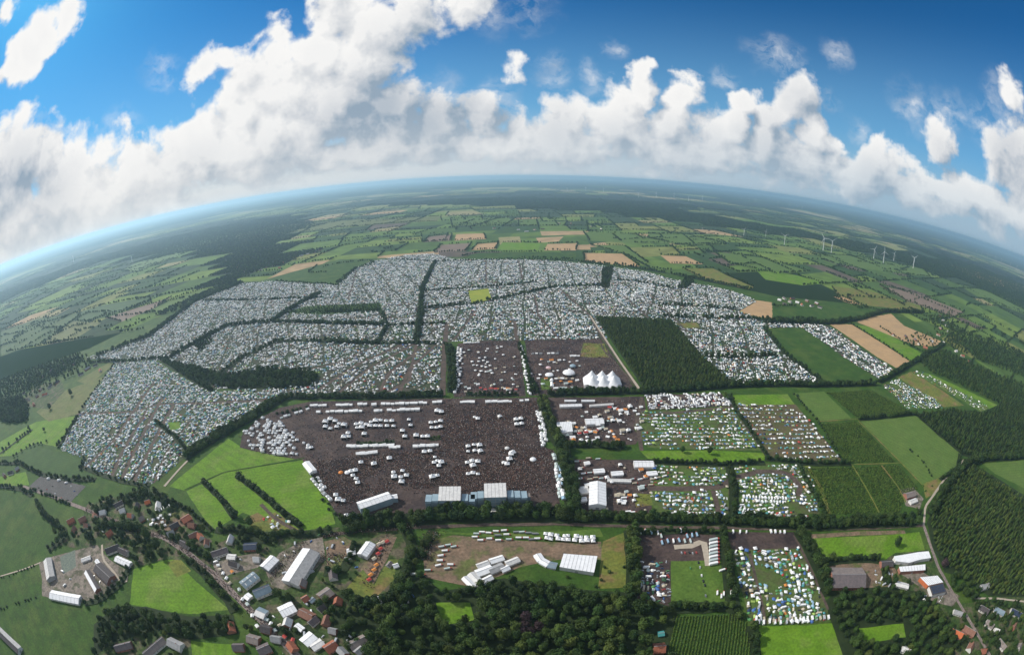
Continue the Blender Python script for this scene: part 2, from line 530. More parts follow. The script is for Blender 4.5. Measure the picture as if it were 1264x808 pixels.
VARIANT = {}
for base, nm, args in [(GRASS_BRIGHT, 'grass_bright', dict(grain=0.26, color=(0.086, 0.180, 0.010), color2=(0.116, 0.215, 0.014), scale=0.025, bump=0.5, color3=(0.13, 0.20, 0.03), scale3=0.02)), (GRASS_DARK, 'grass_dark', dict(grain=0.32, color=(0.029, 0.070, 0.008), color2=(0.042, 0.086, 0.011), scale=0.03, bump=0.5, color3=(0.054, 0.092, 0.014), scale3=0.015)),
                       (LEYS, 'ley', dict(grain=0.22, color=(0.080, 0.140, 0.026), color2=(0.098, 0.152, 0.032), scale=0.02, bump=0.2)), (GRASS_DRY, 'grass_dry', dict(grain=0.3, color=(0.155, 0.160, 0.030), color2=(0.105, 0.140, 0.028), scale=0.04, bump=0.4, color3=(0.19, 0.135, 0.055), scale3=0.03))]:
    VARIANT[base.name] = [base] + [mat(f'{nm}_{w}', stripes=(R(a), wd, am), **args) for w, a, wd, am in (('mown', 25, 11, .13), ('cross_mown', 115, 8, .10), ('rolled', 70, 16, .16))]

# ------------------------------------------------------------------ ground to the horizon
def make_ground():
    m = bpy.data.materials.new('far_country')
    m.use_nodes = True
    k = NT(m.node_tree)
    b = m.node_tree.nodes['Principled BSDF']
    co = k.new('ShaderNodeTexCoord').outputs['Object']
    v = k.new('ShaderNodeTexVoronoi', distance='CHEBYCHEV')
    k.put(v.inputs['Vector'], co)
    v.inputs['Scale'].default_value = 1 / 650.0
    sp = k.new('ShaderNodeSeparateColor')
    k.put(sp.inputs[0], v.outputs['Color'])
    c = k.mix(sp.outputs[0], (0.030, 0.055, 0.020), (0.085, 0.125, 0.04))
    c = k.mix(k.rng(sp.outputs[1], 0.84, 0.87), c, (0.27, 0.24, 0.13))
    wood = k.noise(co, 1 / 2600.0, 4.0, 0.6).outputs[0]
    c = k.mix(k.rng(wood, 0.40, 0.45), c, (0.020, 0.035, 0.017))
    k.put(b.inputs['Base Color'], c)
    b.inputs['Roughness'].default_value = 1.0
    b.inputs['Specular IOR Level'].default_value = 0.0
    n = 48
    vs = [(0, 0, -0.6)]
    fs = []
    rr = (300, 1500, 6000, 20000, 60000)
    for r in rr:
        vs += [(r * math.cos(2 * math.pi * i / n), r * math.sin(2 * math.pi * i / n), -0.6) for i in range(n)]
    fs += [(0, 1 + i, 1 + (i + 1) % n) for i in range(n)]
    for j in range(len(rr) - 1):
        o = 1 + j * n
        fs += [(o + i, o + n + i, o + n + (i + 1) % n, o + (i + 1) % n) for i in range(n)]
    tag(link('ground', mesh('ground', vs, fs, m)), 'flat farmland reaching to the horizon', kind='structure')


make_ground()

# authored core of the map: no self-sown parcels' trees inside it
CORE = A2([(0, 470), (60, 450), (110, 430), (180, 405), (240, 372), (300, 347), (340, 345), (350, 330), (400, 322), (460, 318), (540, 310), (560, 284), (720, 284), (800, 308),
           (870, 318), (940, 352), (960, 366), (1020, 385), (1100, 380), (1170, 415), (1170, 440), (1230, 500), (1264, 485), (1264, 808), (0, 808)])


def parcels():
    """irregular field parcels from the camp out to 15 km, hedges on their edges, woods on some of them"""
    rs = random.Random(11)
    quads = []

    def split(q, depth):
        c = sum(q, Vector((0, 0))) / 4
        d = c.length
        if c.y < -900 - 0.1 * abs(c.x) and abs(c.x) < 20000:
            return
        tgt = min(1100, max(190, 130 + d * 0.06)) * rs.uniform(0.6, 1.7)
        e0, e1 = ((q[1] - q[0]).length + (q[2] - q[3]).length) / 2, ((q[3] - q[0]).length + (q[2] - q[1]).length) / 2
        if max(e0, e1) < tgt or depth > 16:
            if d < 15500:
                quads.append((q, d))
            return
        t0 = rs.uniform(0.28, 0.72)
        t1 = min(0.75, max(0.25, t0 + rs.uniform(-0.16, 0.16)))
        if e0 > e1:
            a, b = q[0].lerp(q[1], t0), q[3].lerp(q[2], t1)
            split([q[0], a, b, q[3]], depth + 1)
            split([a, q[1], q[2], b], depth + 1)
        else:
            a, b = q[0].lerp(q[3], t0), q[1].lerp(q[2], t1)
            split([q[0], q[1], b, a], depth + 1)
            split([a, b, q[2], q[3]], depth + 1)
    S = 16000
    ang = R(11)
    rot = lambda x, y: Vector((x * math.cos(ang) - y * math.sin(ang), x * math.sin(ang) + y * math.cos(ang)))
    split([rot(-S, -3000), rot(S, -3000), rot(S, 17000), rot(-S, 17000)], 0)
    pal = [((0.060, 0.110, 0.022), 5), ((0.095, 0.158, 0.028), 5), ((0.130, 0.190, 0.034), 4.5), ((0.032, 0.068, 0.016), 4), ((0.170, 0.185, 0.052), 2.4), ((0.36, 0.25, 0.135), 0.8), ((0.105, 0.082, 0.062), 0.9), ((0.25, 0.22, 0.10), 0.8)]
    cols, wts = [p[0] for p in pal], [p[1] for p in pal]
    vs, fs, fc, trees = [], [], [], []
    for q, d in quads:
        c = sum(q, Vector((0, 0))) / 4
        # woods come in patches; more of them farther out
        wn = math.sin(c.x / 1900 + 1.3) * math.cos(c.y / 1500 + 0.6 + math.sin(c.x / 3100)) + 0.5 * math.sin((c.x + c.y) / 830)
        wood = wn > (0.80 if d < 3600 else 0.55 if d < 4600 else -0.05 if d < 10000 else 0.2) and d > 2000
        if c.x < -1300 and wn > 0.25 and d > 1500 and c.y > 900:  # more woods added in the west to darken it like cloud shade
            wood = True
        far_dark = (d > 3600 or c.x < -1500) and rs.random() < (0.35 if d < 6000 else 0.5)  # dark far cover; in the west the colour paints in cloud shade
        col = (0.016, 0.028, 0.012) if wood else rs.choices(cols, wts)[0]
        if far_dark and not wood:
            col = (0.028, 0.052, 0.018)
        if d > 6000 and not wood and not far_dark:
            col = rs.choice(((0.20, 0.21, 0.075), (0.28, 0.24, 0.13), (0.12, 0.16, 0.045), (0.15, 0.19, 0.05)))
        o = len(vs)
        z = -0.4
        vs += [(p.x, p.y, z) for p in q]
        fs.append((o, o + 1, o + 2, o + 3))
        fc.append(col)
        if wood and d < 8000:
            sp = 16 + max(0, d - 2500) * 0.006
            n0 = int((q[1] - q[0]).length / sp) + 1
            n1 = int((q[3] - q[0]).length / sp) + 1
            for i in range(n0):
                for j in range(n1):
                    u, w = (i + rs.random()) / n0, (j + rs.random()) / n1
                    p = q[0].lerp(q[1], u).lerp(q[3].lerp(q[2], u), w)
                    trees.append((p.x, p.y, sp / 15 * rs.uniform(0.8, 1.25), rs.uniform(0.95, 1.25)))
        elif d < 12000:
            for e in (0, 1):
                if rs.random() < 0.82:
                    a, b = q[e], q[e + 1]
                    step = 8 + d * 0.0020
                    n = int((b - a).length / step)
                    dens = rs.choice((1.0, 1.0, 0.9, 0.8, 0.5))
                    for i in range(n):
                        if rs.random() < dens:
                            p = a.lerp(b, (i + rs.random()) / n) + Vector((rs.uniform(-2, 2), rs.uniform(-2, 2)))
                            s = rs.uniform(0.6, 1.25)
                            trees.append((p.x, p.y, s * max(1, step / 12), s))
            if rs.random() < 0.10:      # a farm copse
                for i in range(14):
                    u, w = rs.uniform(.3, .6), rs.uniform(.3, .6)
                    p = q[0].lerp(q[1], u).lerp(q[3].lerp(q[2], u), w)
                    trees.append((p.x, p.y, rs.uniform(.8, 1.2), rs.uniform(.8, 1.1)))
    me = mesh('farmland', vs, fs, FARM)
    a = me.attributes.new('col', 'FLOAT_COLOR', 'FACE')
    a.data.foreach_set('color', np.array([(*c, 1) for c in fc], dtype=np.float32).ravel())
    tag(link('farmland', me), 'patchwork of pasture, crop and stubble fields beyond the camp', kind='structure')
    T = np.array(trees)
    T = T[~inside(T[:, :2], CORE)]
    # keep what the lens can see
    az = np.abs(np.arctan2(T[:, 0], T[:, 1] + 200))
    T = T[az < R(84)]
    return T


FAR_TREES = parcels()
print('far trees', len(FAR_TREES))

# ------------------------------------------------------------------ field and ground sheets
LAYER = [0]


def sheet(name, px, m, jit=1.0, world=False):
    P = np.array(px) if world else A2(px)
    out = []
    n = len(P)
    for i in range(n):
        a, b = P[i], P[(i + 1) % n]
        L = np.hypot(*(b - a))
        dist = np.hypot(*a)
        k = max(1, min(40, int(L / 14)))
        for j in range(k):
            p = a + (b - a) * j / k
            if j:
                p = p + rng.normal(0, 0.5, 2) * jit * min(2.5, max(1, dist / 900))
            out.append(p)
    if m.name in VARIANT and name == 'field':
        m = random.choice(VARIANT[m.name])
    LAYER[0] += 1
    z = 0.004 * LAYER[0] - 0.3
    me = mesh(name, [(p[0], p[1], z) for p in out], [tuple(range(len(out)))], m)
    if me.polygons[0].normal.z < 0:
        me.flip_normals()
    return tag(link(name, me), kind='structure')


def ribbon(name, px, width, m):
    P = A2(px)
    pts, _ = resample(P, 12)
    pts = np.vstack([P[:1], pts, P[-1:]])
    d = np.gradient(pts, axis=0)
    d /= np.hypot(*d.T)[:, None] + 1e-9
    nrm = np.stack([-d[:, 1], d[:, 0]], 1)
    LAYER[0] += 1
    z = 0.004 * LAYER[0] - 0.3
    vs, fs = [], []
    for i, (p, q) in enumerate(zip(pts, nrm)):
        w = width * 0.5 * rng.uniform(0.85, 1.15)
        vs += [(p[0] + q[0] * w, p[1] + q[1] * w, z), (p[0] - q[0] * w, p[1] - q[1] * w, z)]
        if i:
            o = 2 * i
            fs.append((o - 2, o - 1, o + 1, o))
    return tag(link(name, mesh(name, vs, fs, m)), kind='structure')


EDGES = []
# farther fields that the photograph singles out
for m, px in [
    (LEYS, [(350, 346), (398, 330), (420, 325), (455, 322), (462, 325), (438, 332), (415, 350)]),
    (YELLOW, [(392, 327), (420, 322), (428, 324), (404, 336), (380, 337)]),
    (LEYS, [(180, 386), (215, 368), (285, 347), (294, 349), (250, 366), (212, 386)]),
    (PLOUGH, [(130, 392), (188, 374), (212, 366), (190, 380), (150, 397)]),
    (CROP, [(60, 398), (120, 378), (185, 366), (186, 372), (130, 390), (85, 405)]),
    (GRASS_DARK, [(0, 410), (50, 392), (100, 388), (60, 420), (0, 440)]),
    (OLIVE, [(50, 425), (90, 396), (125, 398), (90, 420)]),
    (LEYS, [(150, 334), (200, 308), (280, 286), (290, 290), (215, 318), (170, 336)]),
    (OLIVE, [(285, 291), (345, 278), (440, 271), (545, 267), (540, 273), (430, 280), (330, 291), (290, 298)]),
    (LEYS, [(556, 270), (628, 268), (632, 276), (558, 279)]),
    (LEYS, [(640, 272), (662, 271), (664, 278), (640, 279)]), (LEYS, [(664, 271), (684, 272), (690, 279), (667, 278)]),
    (STUBBLE, [(563, 289), (597, 288), (600, 295), (561, 297)]), (PLOUGH, [(530, 292), (558, 289), (556, 297), (522, 299)]),
    (STUBBLE, [(590, 301), (615, 299), (612, 307), (582, 309)]), (PLOUGH, [(545, 302), (582, 300), (575, 310), (535, 312)]),
    (GRASS_BRIGHT, [(620, 299), (668, 300), (664, 308), (613, 308)]), (STUBBLE, [(676, 301), (713, 300), (711, 309), (671, 309)]),
    (GRASS_DARK, [(590, 312), (670, 311), (711, 311), (711, 320), (640, 318), (570, 317)]),
    (STUBBLE, [(720, 312), (768, 313), (790, 329), (722, 323)]), (LEYS, [(728, 302), (770, 303), (800, 325), (830, 334), (800, 330), (772, 314)]),
    (STUBBLE, [(815, 315), (846, 316), (868, 326), (828, 325)]),
    (GRASS_DRY, [(842, 331), (880, 331), (900, 341), (930, 354), (926, 358), (870, 345)]),
    (LEYS, [(720, 286), (790, 290), (830, 300), (780, 300), (728, 297)]), (LEYS, [(800, 283), (850, 290), (900, 302), (850, 304), (800, 294)]),
    (LEYS, [(880, 310), (940, 318), (1000, 335), (960, 338), (900, 325)]), (GRASS_BRIGHT, [(930, 330), (985, 340), (1020, 350), (990, 352), (945, 345)]),
    (LEYS, [(1000, 312), (1070, 318), (1140, 332), (1148, 342), (1090, 335), (1030, 325)]),
    (GRASS_DRY, [(1026, 353), (1070, 358), (1136, 378), (1140, 386), (1088, 384), (1040, 372)]),
    (PLOUGH, [(1085, 352), (1130, 362), (1190, 385), (1178, 392), (1120, 372)]),
    (STUBBLE, [(1166, 325), (1210, 336), (1264, 354), (1264, 361), (1205, 346)]),
    (LEYS, [(1180, 350), (1230, 362), (1264, 376), (1264, 388), (1210, 368)]),
    (GRASS_BRIGHT, [(953, 378), (984, 378), (1008, 394), (955, 394)]),
    (STUBBLE, [(1029, 366), (1040, 366), (1072, 380), (1062, 381)]),
    (LEYS, [(1175, 398), (1195, 400), (1190, 410), (1172, 406)]),
    (GRASS_DARK, [(1180, 420), (1220, 425), (1264, 440), (1264, 455), (1210, 445)]),
]:
    sheet('field', px, m)
    EDGES.append(px)
FAR_LAYERS = LAYER[0]

# near ground
sheet('ground_cover', [(0, 470), (110, 430), (245, 370), (420, 320), (700, 318), (860, 345), (960, 366), (1100, 380), (1180, 430), (1264, 485), (1264, 808), (0, 808)], GRASS_DARK)
for m, px in [
    (STUBBLE, [(1024, 400), (1051, 400), (1125, 447), (1110, 456), (1082, 440)]),
    (GRASS_BRIGHT, [(1053, 400), (1082, 404), (1141, 438), (1126, 447)]),
    (STUBBLE, [(1057, 397), (1080, 390), (1100, 387), (1116, 402), (1162, 421), (1155, 427), (1128, 426)]),
    (GRASS_DARK, [(942, 405), (992, 405), (1035, 437), (1076, 472), (1020, 474), (968, 436)]),
    (STUBBLE, [(911, 383), (929, 370), (953, 373), (953, 393), (930, 390)]),
    (YELLOW, [(578, 359), (603, 356), (607, 371), (582, 374)]),
    (GRASS_BRIGHT, [(905, 487), (972, 486), (982, 500), (903, 499)]),
    (LEYS, [(978, 485), (1017, 483), (1051, 516), (1009, 519)]),
    (GRASS_DARK, [(1021, 484), (1074, 480), (1132, 511), (1080, 516), (1055, 515)]),
    (GRASS_DARK, [(1010, 522), (1058, 519), (1108, 571), (1042, 572)]),
    (GRASS_DARK, [(986, 576), (1110, 573), (1136, 602), (1117, 614), (1112, 636), (1022, 636)]),
    (LEYS, [(1060, 518), (1080, 517), (1131, 513), (1187, 559), (1182, 574), (1160, 590), (1138, 598)]),
    (GRASS_DRY, [(1139, 597), (1163, 587), (1160, 605), (1143, 615)]),
    (GRASS_DRY, [(1108, 466), (1125, 458), (1190, 500), (1165, 502)]),
    (GRASS_BRIGHT, [(1130, 457), (1150, 462), (1232, 500), (1215, 506), (1180, 490)]),
    (LEYS, [(1213, 572), (1264, 567), (1264, 602), (1228, 584)]),
    (GRASS_BRIGHT, [(790, 556), (880, 555), (946, 559), (942, 571), (800, 566)]),
    (GRASS_BRIGHT, [(1004, 663), (1135, 656), (1142, 680), (1106, 692), (1014, 692)]),
    (GRASS_BRIGHT, [(938, 772), (1034, 768), (1044, 808), (930, 808)]),
    (GRASS_BRIGHT, [(1062, 776), (1115, 770), (1117, 785), (1068, 792)]),
    (CROP, [(832, 759), (920, 755), (930, 815), (818, 815)]),
    (GRASS_BRIGHT, [(540, 744), (580, 744), (585, 764), (548, 770)]),
    (GRASS_DARK, [(0, 606), (36, 610), (82, 655), (76, 664), (0, 711)]),
    (GRASS_DARK, [(0, 717), (50, 695), (60, 729), (0, 752)]),
    (GRASS_DARK, [(0, 757), (54, 735), (90, 746), (150, 735), (165, 702), (215, 688), (240, 718), (238, 752), (232, 760), (125, 772), (118, 815), (0, 815)]),
    (GRASS_BRIGHT, [(165, 702), (215, 688), (242, 717), (284, 752), (232, 757), (195, 752), (160, 745)]),
    (GRASS_DRY, [(206, 694), (221, 688), (236, 704), (218, 712)]),
    (GRASS_BRIGHT, [(209, 600), (240, 574), (282, 541), (302, 553), (345, 560), (374, 565), (330, 573), (277, 582), (228, 605)]),
    (GRASS_BRIGHT, [(230, 606), (277, 583), (330, 574), (375, 567), (390, 585), (403, 610), (414, 646), (388, 655), (352, 652), (300, 632), (266, 653), (252, 640)]),
    (GRASS_DRY, [(318, 632), (346, 650), (352, 655), (318, 655), (300, 640)]),
    (GRASS_BRIGHT, [(236, 790), (300, 796), (296, 815), (236, 815)]),
    (CROP, [(17, 566), (40, 548), (98, 566), (118, 590), (100, 597), (40, 583)]),
    (GRASS_BRIGHT, [(0, 545), (45, 520), (95, 513), (72, 551), (45, 546), (15, 562), (0, 563)]),
    (OLIVE, [(45, 508), (80, 482), (135, 462), (118, 485), (97, 511), (60, 520)]),
    (GRASS_BRIGHT, [(0, 588), (32, 582), (36, 598), (0, 600)]),
    (OLIVE, [(95, 470), (135, 447), (140, 450), (110, 475)]),
    (GRASS_DARK, [(345, 387), (380, 378), (470, 374), (472, 384), (400, 388)]),
]:
    sheet('field', px, m)

# ---- festival grounds
INFIELD = [(298, 538), (316, 518), (345, 503), (385, 495), (545, 491), (664, 490), (669, 550), (684, 556), (690, 600), (692, 634), (640, 634), (520, 638), (440, 642), (418, 638), (401, 612), (384, 586), (373, 567), (345, 563), (300, 553)]
MARKET = [(565, 424), (600, 420), (641, 420), (649, 489), (560, 490)]
NORTHF = [(648, 419), (742, 418), (786, 483), (655, 488)]
sheet('festival_ground', INFIELD, MUD)
sheet('festival_ground', MARKET, MUD)
sheet('festival_ground', NORTHF, MUD)
sheet('field', [(720, 423), (746, 424), (753, 441), (716, 440)], GRASS_DRY)
sheet('field', [(667, 467), (679, 466), (680, 480), (668, 481)], GRASS)
sheet('festival_ground', [(674, 490), (795, 489), (800, 520), (785, 548), (702, 552), (690, 530)], MUD)
sheet('festival_ground', [(706, 566), (802, 567), (805, 634), (712, 636)], MUD)
sheet('field', [(782, 608), (810, 610), (812, 622), (785, 626)], GRASS_DRY)
sheet('yard', [(785, 656), (893, 656), (898, 690), (832, 694), (828, 748), (786, 742)], MUD)
sheet('field', [(828, 692), (897, 690), (906, 744), (838, 748), (826, 740)], GRASS)
sheet('yard', [(898, 656), (984, 656), (990, 676), (902, 678)], MUD)
sheet('yard', [(522, 668), (560, 660), (668, 668), (742, 668), (744, 690), (690, 690), (640, 700), (585, 724), (525, 712)], EARTH)
sheet('field', [(744, 668), (772, 656), (784, 662), (776, 724), (738, 726)], GRASS_DRY)
sheet('field', [(520, 655), (740, 652), (745, 662), (668, 664), (560, 659)], GRASS)
sheet('bare_strip', [(1000, 659), (1060, 655), (1116, 654), (1118, 658), (1060, 660), (1002, 664)], EARTH)
sheet('village_ground', [(245, 690), (262, 672), (310, 655), (360, 655), (410, 650), (505, 652), (500, 700), (480, 740), (440, 800), (430, 815), (360, 815), (300, 745)], GARDEN)
sheet('yard', [(328, 705), (345, 682), (372, 668), (398, 662), (402, 690), (375, 715), (352, 728), (335, 722)], CONC)
sheet('yard', [(262, 695), (280, 688), (318, 682), (330, 690), (318, 700), (285, 708), (270, 715)], CONC)
sheet('yard', [(400, 668), (425, 662), (442, 672), (430, 700), (404, 700)], EARTH)
sheet('yard', [(446, 700), (470, 664), (490, 662), (478, 690), (460, 722), (445, 722)], EARTH)
sheet('field', [(428, 725), (448, 702), (462, 722), (480, 690), (492, 690), (486, 715), (462, 738), (432, 742)], GRASS_DRY)
sheet('village_ground', [(70, 672), (98, 650), (108, 622), (190, 600), (245, 640), (262, 668), (240, 690), (200, 690), (165, 700), (130, 680)], GARDEN)
sheet('yard', [(188, 645), (214, 632), (235, 628), (240, 645), (205, 655)], EARTH)
sheet('yard', [(52, 715), (48, 694), (66, 686), (120, 672), (135, 690), (158, 704), (150, 722), (106, 744), (52, 735)], CONC)
sheet('silage_clamp', [(74, 687), (93, 678), (94, 699), (78, 708)], SILAGE)
sheet('yard', [(122, 806), (140, 790), (190, 778), (235, 786), (238, 815), (120, 815)], GARDEN)
sheet('car_park', [(36, 600), (54, 584), (106, 600), (86, 621)], ASPHALT)
sheet('village_ground', [(1080, 700), (1105, 682), (1145, 678), (1165, 715), (1185, 745), (1264, 730), (1264, 815), (1165, 815), (1140, 735), (1100, 728)], GARDEN)
sheet('yard', [(1018, 696), (1075, 694), (1104, 700), (1120, 728), (1075, 730), (1030, 728)], EARTH)
sheet('yard', [(1108, 706), (1140, 706), (1165, 724), (1185, 735), (1175, 748), (1150, 742), (1136, 724)], CONC)
sheet('yard', [(1112, 604), (1126, 600), (1140, 615), (1135, 628), (1118, 624)], CONC)
sheet('village_ground', [(25, 500), (40, 478), (75, 468), (80, 482), (60, 505)], GARDEN)

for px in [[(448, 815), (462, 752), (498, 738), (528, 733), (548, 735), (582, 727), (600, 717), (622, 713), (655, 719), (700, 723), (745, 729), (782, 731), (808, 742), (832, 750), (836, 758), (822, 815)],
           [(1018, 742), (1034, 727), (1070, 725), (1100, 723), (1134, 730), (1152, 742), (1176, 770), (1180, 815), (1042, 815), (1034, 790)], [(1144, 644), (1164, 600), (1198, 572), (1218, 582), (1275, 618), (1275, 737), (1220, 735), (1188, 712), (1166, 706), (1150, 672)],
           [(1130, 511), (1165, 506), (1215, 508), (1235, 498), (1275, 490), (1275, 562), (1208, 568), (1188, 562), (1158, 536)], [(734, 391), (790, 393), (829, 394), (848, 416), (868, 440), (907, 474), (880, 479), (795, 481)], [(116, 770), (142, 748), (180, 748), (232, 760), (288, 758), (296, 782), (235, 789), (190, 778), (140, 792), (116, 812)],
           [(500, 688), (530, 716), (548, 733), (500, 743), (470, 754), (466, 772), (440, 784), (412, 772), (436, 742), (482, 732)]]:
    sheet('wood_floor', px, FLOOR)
sheet('field', [(538, 743), (580, 743), (586, 765), (547, 771)], GRASS_BRIGHT)
sheet('field', [(1060, 775), (1115, 769), (1118, 786), (1067, 793)], GRASS_BRIGHT)

# ---- camp sites: polygon, row line, spacing, share of pitches used, mix
CAMPS = [
    dict(px=[(142, 446), (190, 444), (246, 478), (258, 483), (330, 480), (354, 490), (320, 508), (240, 555), (196, 592), (184, 598), (130, 588), (104, 578), (104, 565), (75, 555), (97, 510), (112, 488)], row=((200, 490), (125, 585)), sp=(5.0, 4.6), use=.97, mix='teal', g=CAMPE),
    dict(px=[(105, 443), (150, 426), (185, 415), (240, 373), (300, 350), (335, 347), (400, 350), (416, 352), (440, 331), (456, 323), (500, 315), (535, 313), (546, 340), (540, 380), (549, 424), (546, 488), (400, 488), (350, 490), (330, 478), (260, 480), (215, 455), (200, 445), (140, 443)], row=((300, 420), (420, 400)), sp=(6.2, 5.6), use=.97, mix='white', g=CAMPD),
    dict(px=[(535, 313), (560, 320), (640, 320), (700, 323), (760, 330), (800, 336), (830, 345), (735, 390), (750, 418), (648, 420), (560, 421), (549, 424), (540, 380), (546, 340)], row=((560, 400), (740, 400)), sp=(6.2, 5.6), use=.97, mix='white', g=CAMPD),
    dict(px=[(735, 390), (790, 355), (830, 345), (860, 350), (900, 358), (926, 367), (934, 372), (912, 384), (930, 391), (952, 396), (1000, 400), (1020, 402), (990, 404), (942, 405), (968, 436), (1016, 474), (905, 475), (870, 442), (842, 410), (826, 394), (795, 393)], row=((850, 370), (930, 380)), sp=(6.6, 5.8), use=.96, mix='white', g=CAMPD),
    dict(px=[(990, 404), (1022, 401), (1060, 428), (1108, 459), (1088, 470), (1040, 440)], row=((1000, 405), (1095, 466)), sp=(5.6, 5.0), use=.9, mix='cars', g=CAMPD),
    dict(px=[(1090, 476), (1108, 468), (1150, 490), (1165, 503), (1120, 505)], row=((1095, 474), (1150, 500)), sp=(7, 5.6), use=.7, mix='mixed', g=CAMPG),
    dict(px=[(1125, 459), (1136, 458), (1222, 503), (1210, 508)], row=((1130, 459), (1215, 505)), sp=(9, 7), use=.6, mix='cars', g=GRASS),
    dict(px=[(796, 487), (890, 485), (905, 500), (800, 506)], row=((800, 495), (890, 495)), sp=(6, 6), use=.85, mix='vans', g=MUD),
    dict(px=[(785, 508), (905, 501), (945, 556), (800, 552), (783, 530)], row=((800, 530), (920, 530)), sp=(11.5, 3.6), use=.9, mix='mixed', g=CAMPG),
    dict(px=[(906, 499), (982, 499), (1034, 562), (1040, 569), (952, 567)], row=((930, 530), (1000, 530)), sp=(15, 3.4), use=.82, mix='mixed', g=CAMPR),
    dict(px=[(806, 568), (944, 572), (1000, 575), (1012, 634), (808, 634), (802, 600)], row=((810, 620), (990, 620)), sp=(8.0, 4.0), use=.9, mix='mixed', g=CAMPG),
    dict(px=[(902, 678), (990, 676), (1022, 752), (1020, 766), (926, 770), (906, 692)], row=((955, 680), (972, 765)), sp=(6.4, 4.6), use=.86, mix='colour', g=CAMPG),
    dict(px=[(786, 690), (826, 692), (828, 744), (786, 740)], row=((790, 700), (790, 740)), sp=(6.0, 4.6), use=.85, mix='cars', g=MUD),
    dict(px=[(296, 552), (300, 534), (325, 515), (346, 520), (375, 545), (388, 556), (372, 564), (345, 563)], row=((310, 545), (360, 545)), sp=(8.0, 8.0), use=.66, mix='pagoda', g=MUD),
    dict(px=[(322, 640), (340, 632), (372, 655), (345, 658)], row=((325, 640), (350, 656)), sp=(6, 4.5), use=.6, mix='mixed', g=GRASS_DRY),
    dict(px=[(660, 290), (662, 291), (664, 292)], row=((0, 500), (10, 500)), sp=(50, 50), use=0, mix='mixed', g=CAMPG),
]
CAMPS.pop()
TRACKS = [  # polyline, width
    ([(95, 511), (165, 508), (195, 499), (345, 493)], 9), ([(192, 470), (166, 506), (140, 545), (104, 578)], 10), ([(200, 492), (172, 545), (150, 592)], 10), ([(182, 506), (150, 560), (138, 588)], 10),
    ([(214, 500), (190, 545), (165, 596)], 10), ([(235, 520), (205, 560), (190, 596)], 5),
    ([(473, 384), (478, 401), (468, 424)], 8), ([(519, 391), (514, 424), (505, 470), (472, 487)], 8), ([(552, 399), (549, 427), (546, 488)], 12), ([(635, 396), (638, 420)], 10),
    ([(690, 356), (728, 389), (745, 418), (789, 480)], 8), ([(500, 424), (440, 450), (395, 480)], 9), ([(470, 424), (420, 447), (385, 455)], 8), ([(520, 430), (480, 460), (468, 487)], 9), ([(512, 424), (455, 455), (415, 487)], 8), ([(538, 426), (505, 455), (492, 487)], 8), ([(540, 390), (470, 393), (420, 392)], 7), ([(590, 380), (560, 420)], 7), ([(660, 365), (665, 390), (690, 418)], 7), ([(610, 385), (700, 382), (728, 389)], 7), ([(770, 365), (800, 392)], 7),
    ([(700, 440), (655, 430)], 6), ([(786, 373), (812, 376), (850, 410)], 7), ([(640, 322), (645, 345)], 7), ([(600, 322), (600, 350)], 6), ([(440, 335), (430, 370)], 6),
    ([(905, 500), (925, 530), (950, 567)], 9), ([(790, 602), (850, 603), (890, 601), (905, 590), (940, 581), (972, 583), (988, 600), (985, 612)], 11), ([(880, 605), (888, 634)], 8), ([(902, 594), (902, 634)], 7),
    ([(792, 556), (786, 520), (792, 490)], 7), ([(800, 512), (905, 502)], 6), ([(925, 682), (945, 768)], 4), ([(980, 660), (1000, 700), (1022, 752)], 4),
    ([(350, 421), (300, 440), (262, 478)], 6), ([(335, 397), (290, 420), (240, 440)], 6),
    ([(366, 655), (340, 640), (322, 622)], 6),
    ([(740, 420), (745, 432), (790, 482)], 5),
]
CAMP_POLY = [A2(c['px']) for c in CAMPS]
for c in CAMPS:
    sheet('campsite_ground', c['px'], c['g'])
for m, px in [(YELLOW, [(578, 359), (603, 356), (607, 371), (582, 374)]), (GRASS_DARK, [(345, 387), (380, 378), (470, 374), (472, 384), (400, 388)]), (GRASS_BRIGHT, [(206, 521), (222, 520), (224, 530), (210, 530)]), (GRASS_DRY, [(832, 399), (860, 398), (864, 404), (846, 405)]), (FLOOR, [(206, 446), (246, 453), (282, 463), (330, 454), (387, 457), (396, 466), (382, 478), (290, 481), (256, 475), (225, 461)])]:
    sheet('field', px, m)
for px, w in TRACKS:
    ribbon('track', px, w, TRACKM)
ribbon('gravel_road', [(728, 389), (745, 415), (766, 447), (790, 481)], 5, GRAVEL)
ribbon('field_path', [(228, 604), (277, 582), (330, 573), (376, 565)], 2.2, GRASS_DARK)
ribbon('street', [(28, 600), (64, 612), (105, 628), (160, 650), (205, 664), (232, 682), (262, 706), (298, 742), (325, 768), (350, 792), (372, 815)], 8.5, STREET)
ribbon('farm_road', [(126, 672), (127, 690), (140, 705), (152, 722), (160, 712), (156, 700)], 4, GRAVEL)
ribbon('road', [(400, 661), (440, 655), (520, 650), (600, 647), (690, 646), (785, 649), (900, 651), (1000, 652), (1140, 648)], 6, TRACKM)
ribbon('road', [(1140, 648), (1148, 672), (1158, 700), (1175, 730), (1196, 765), (1212, 792), (1225, 815)], 6, STREET)
ribbon('farm_road', [(1190, 567), (1165, 592), (1142, 625), (1140, 648)], 4.5, GRAVEL)
ribbon('garden_path', [(1200, 738), (1230, 738), (1264, 742)], 3.5, GRAVEL)
ribbon('gravel_road', [(832, 675), (860, 673), (868, 665), (874, 698)], 8, GRAVEL)
ribbon('field_path', [(1038, 573), (1112, 571)], 2.5, GRASS_DRY)
ribbon('field_path', [(1059, 519), (1138, 598)], 2.5, GRASS_DRY)
ribbon('field_path', [(1009, 520), (1056, 517), (1082, 516)], 2.5, GRASS_DRY)
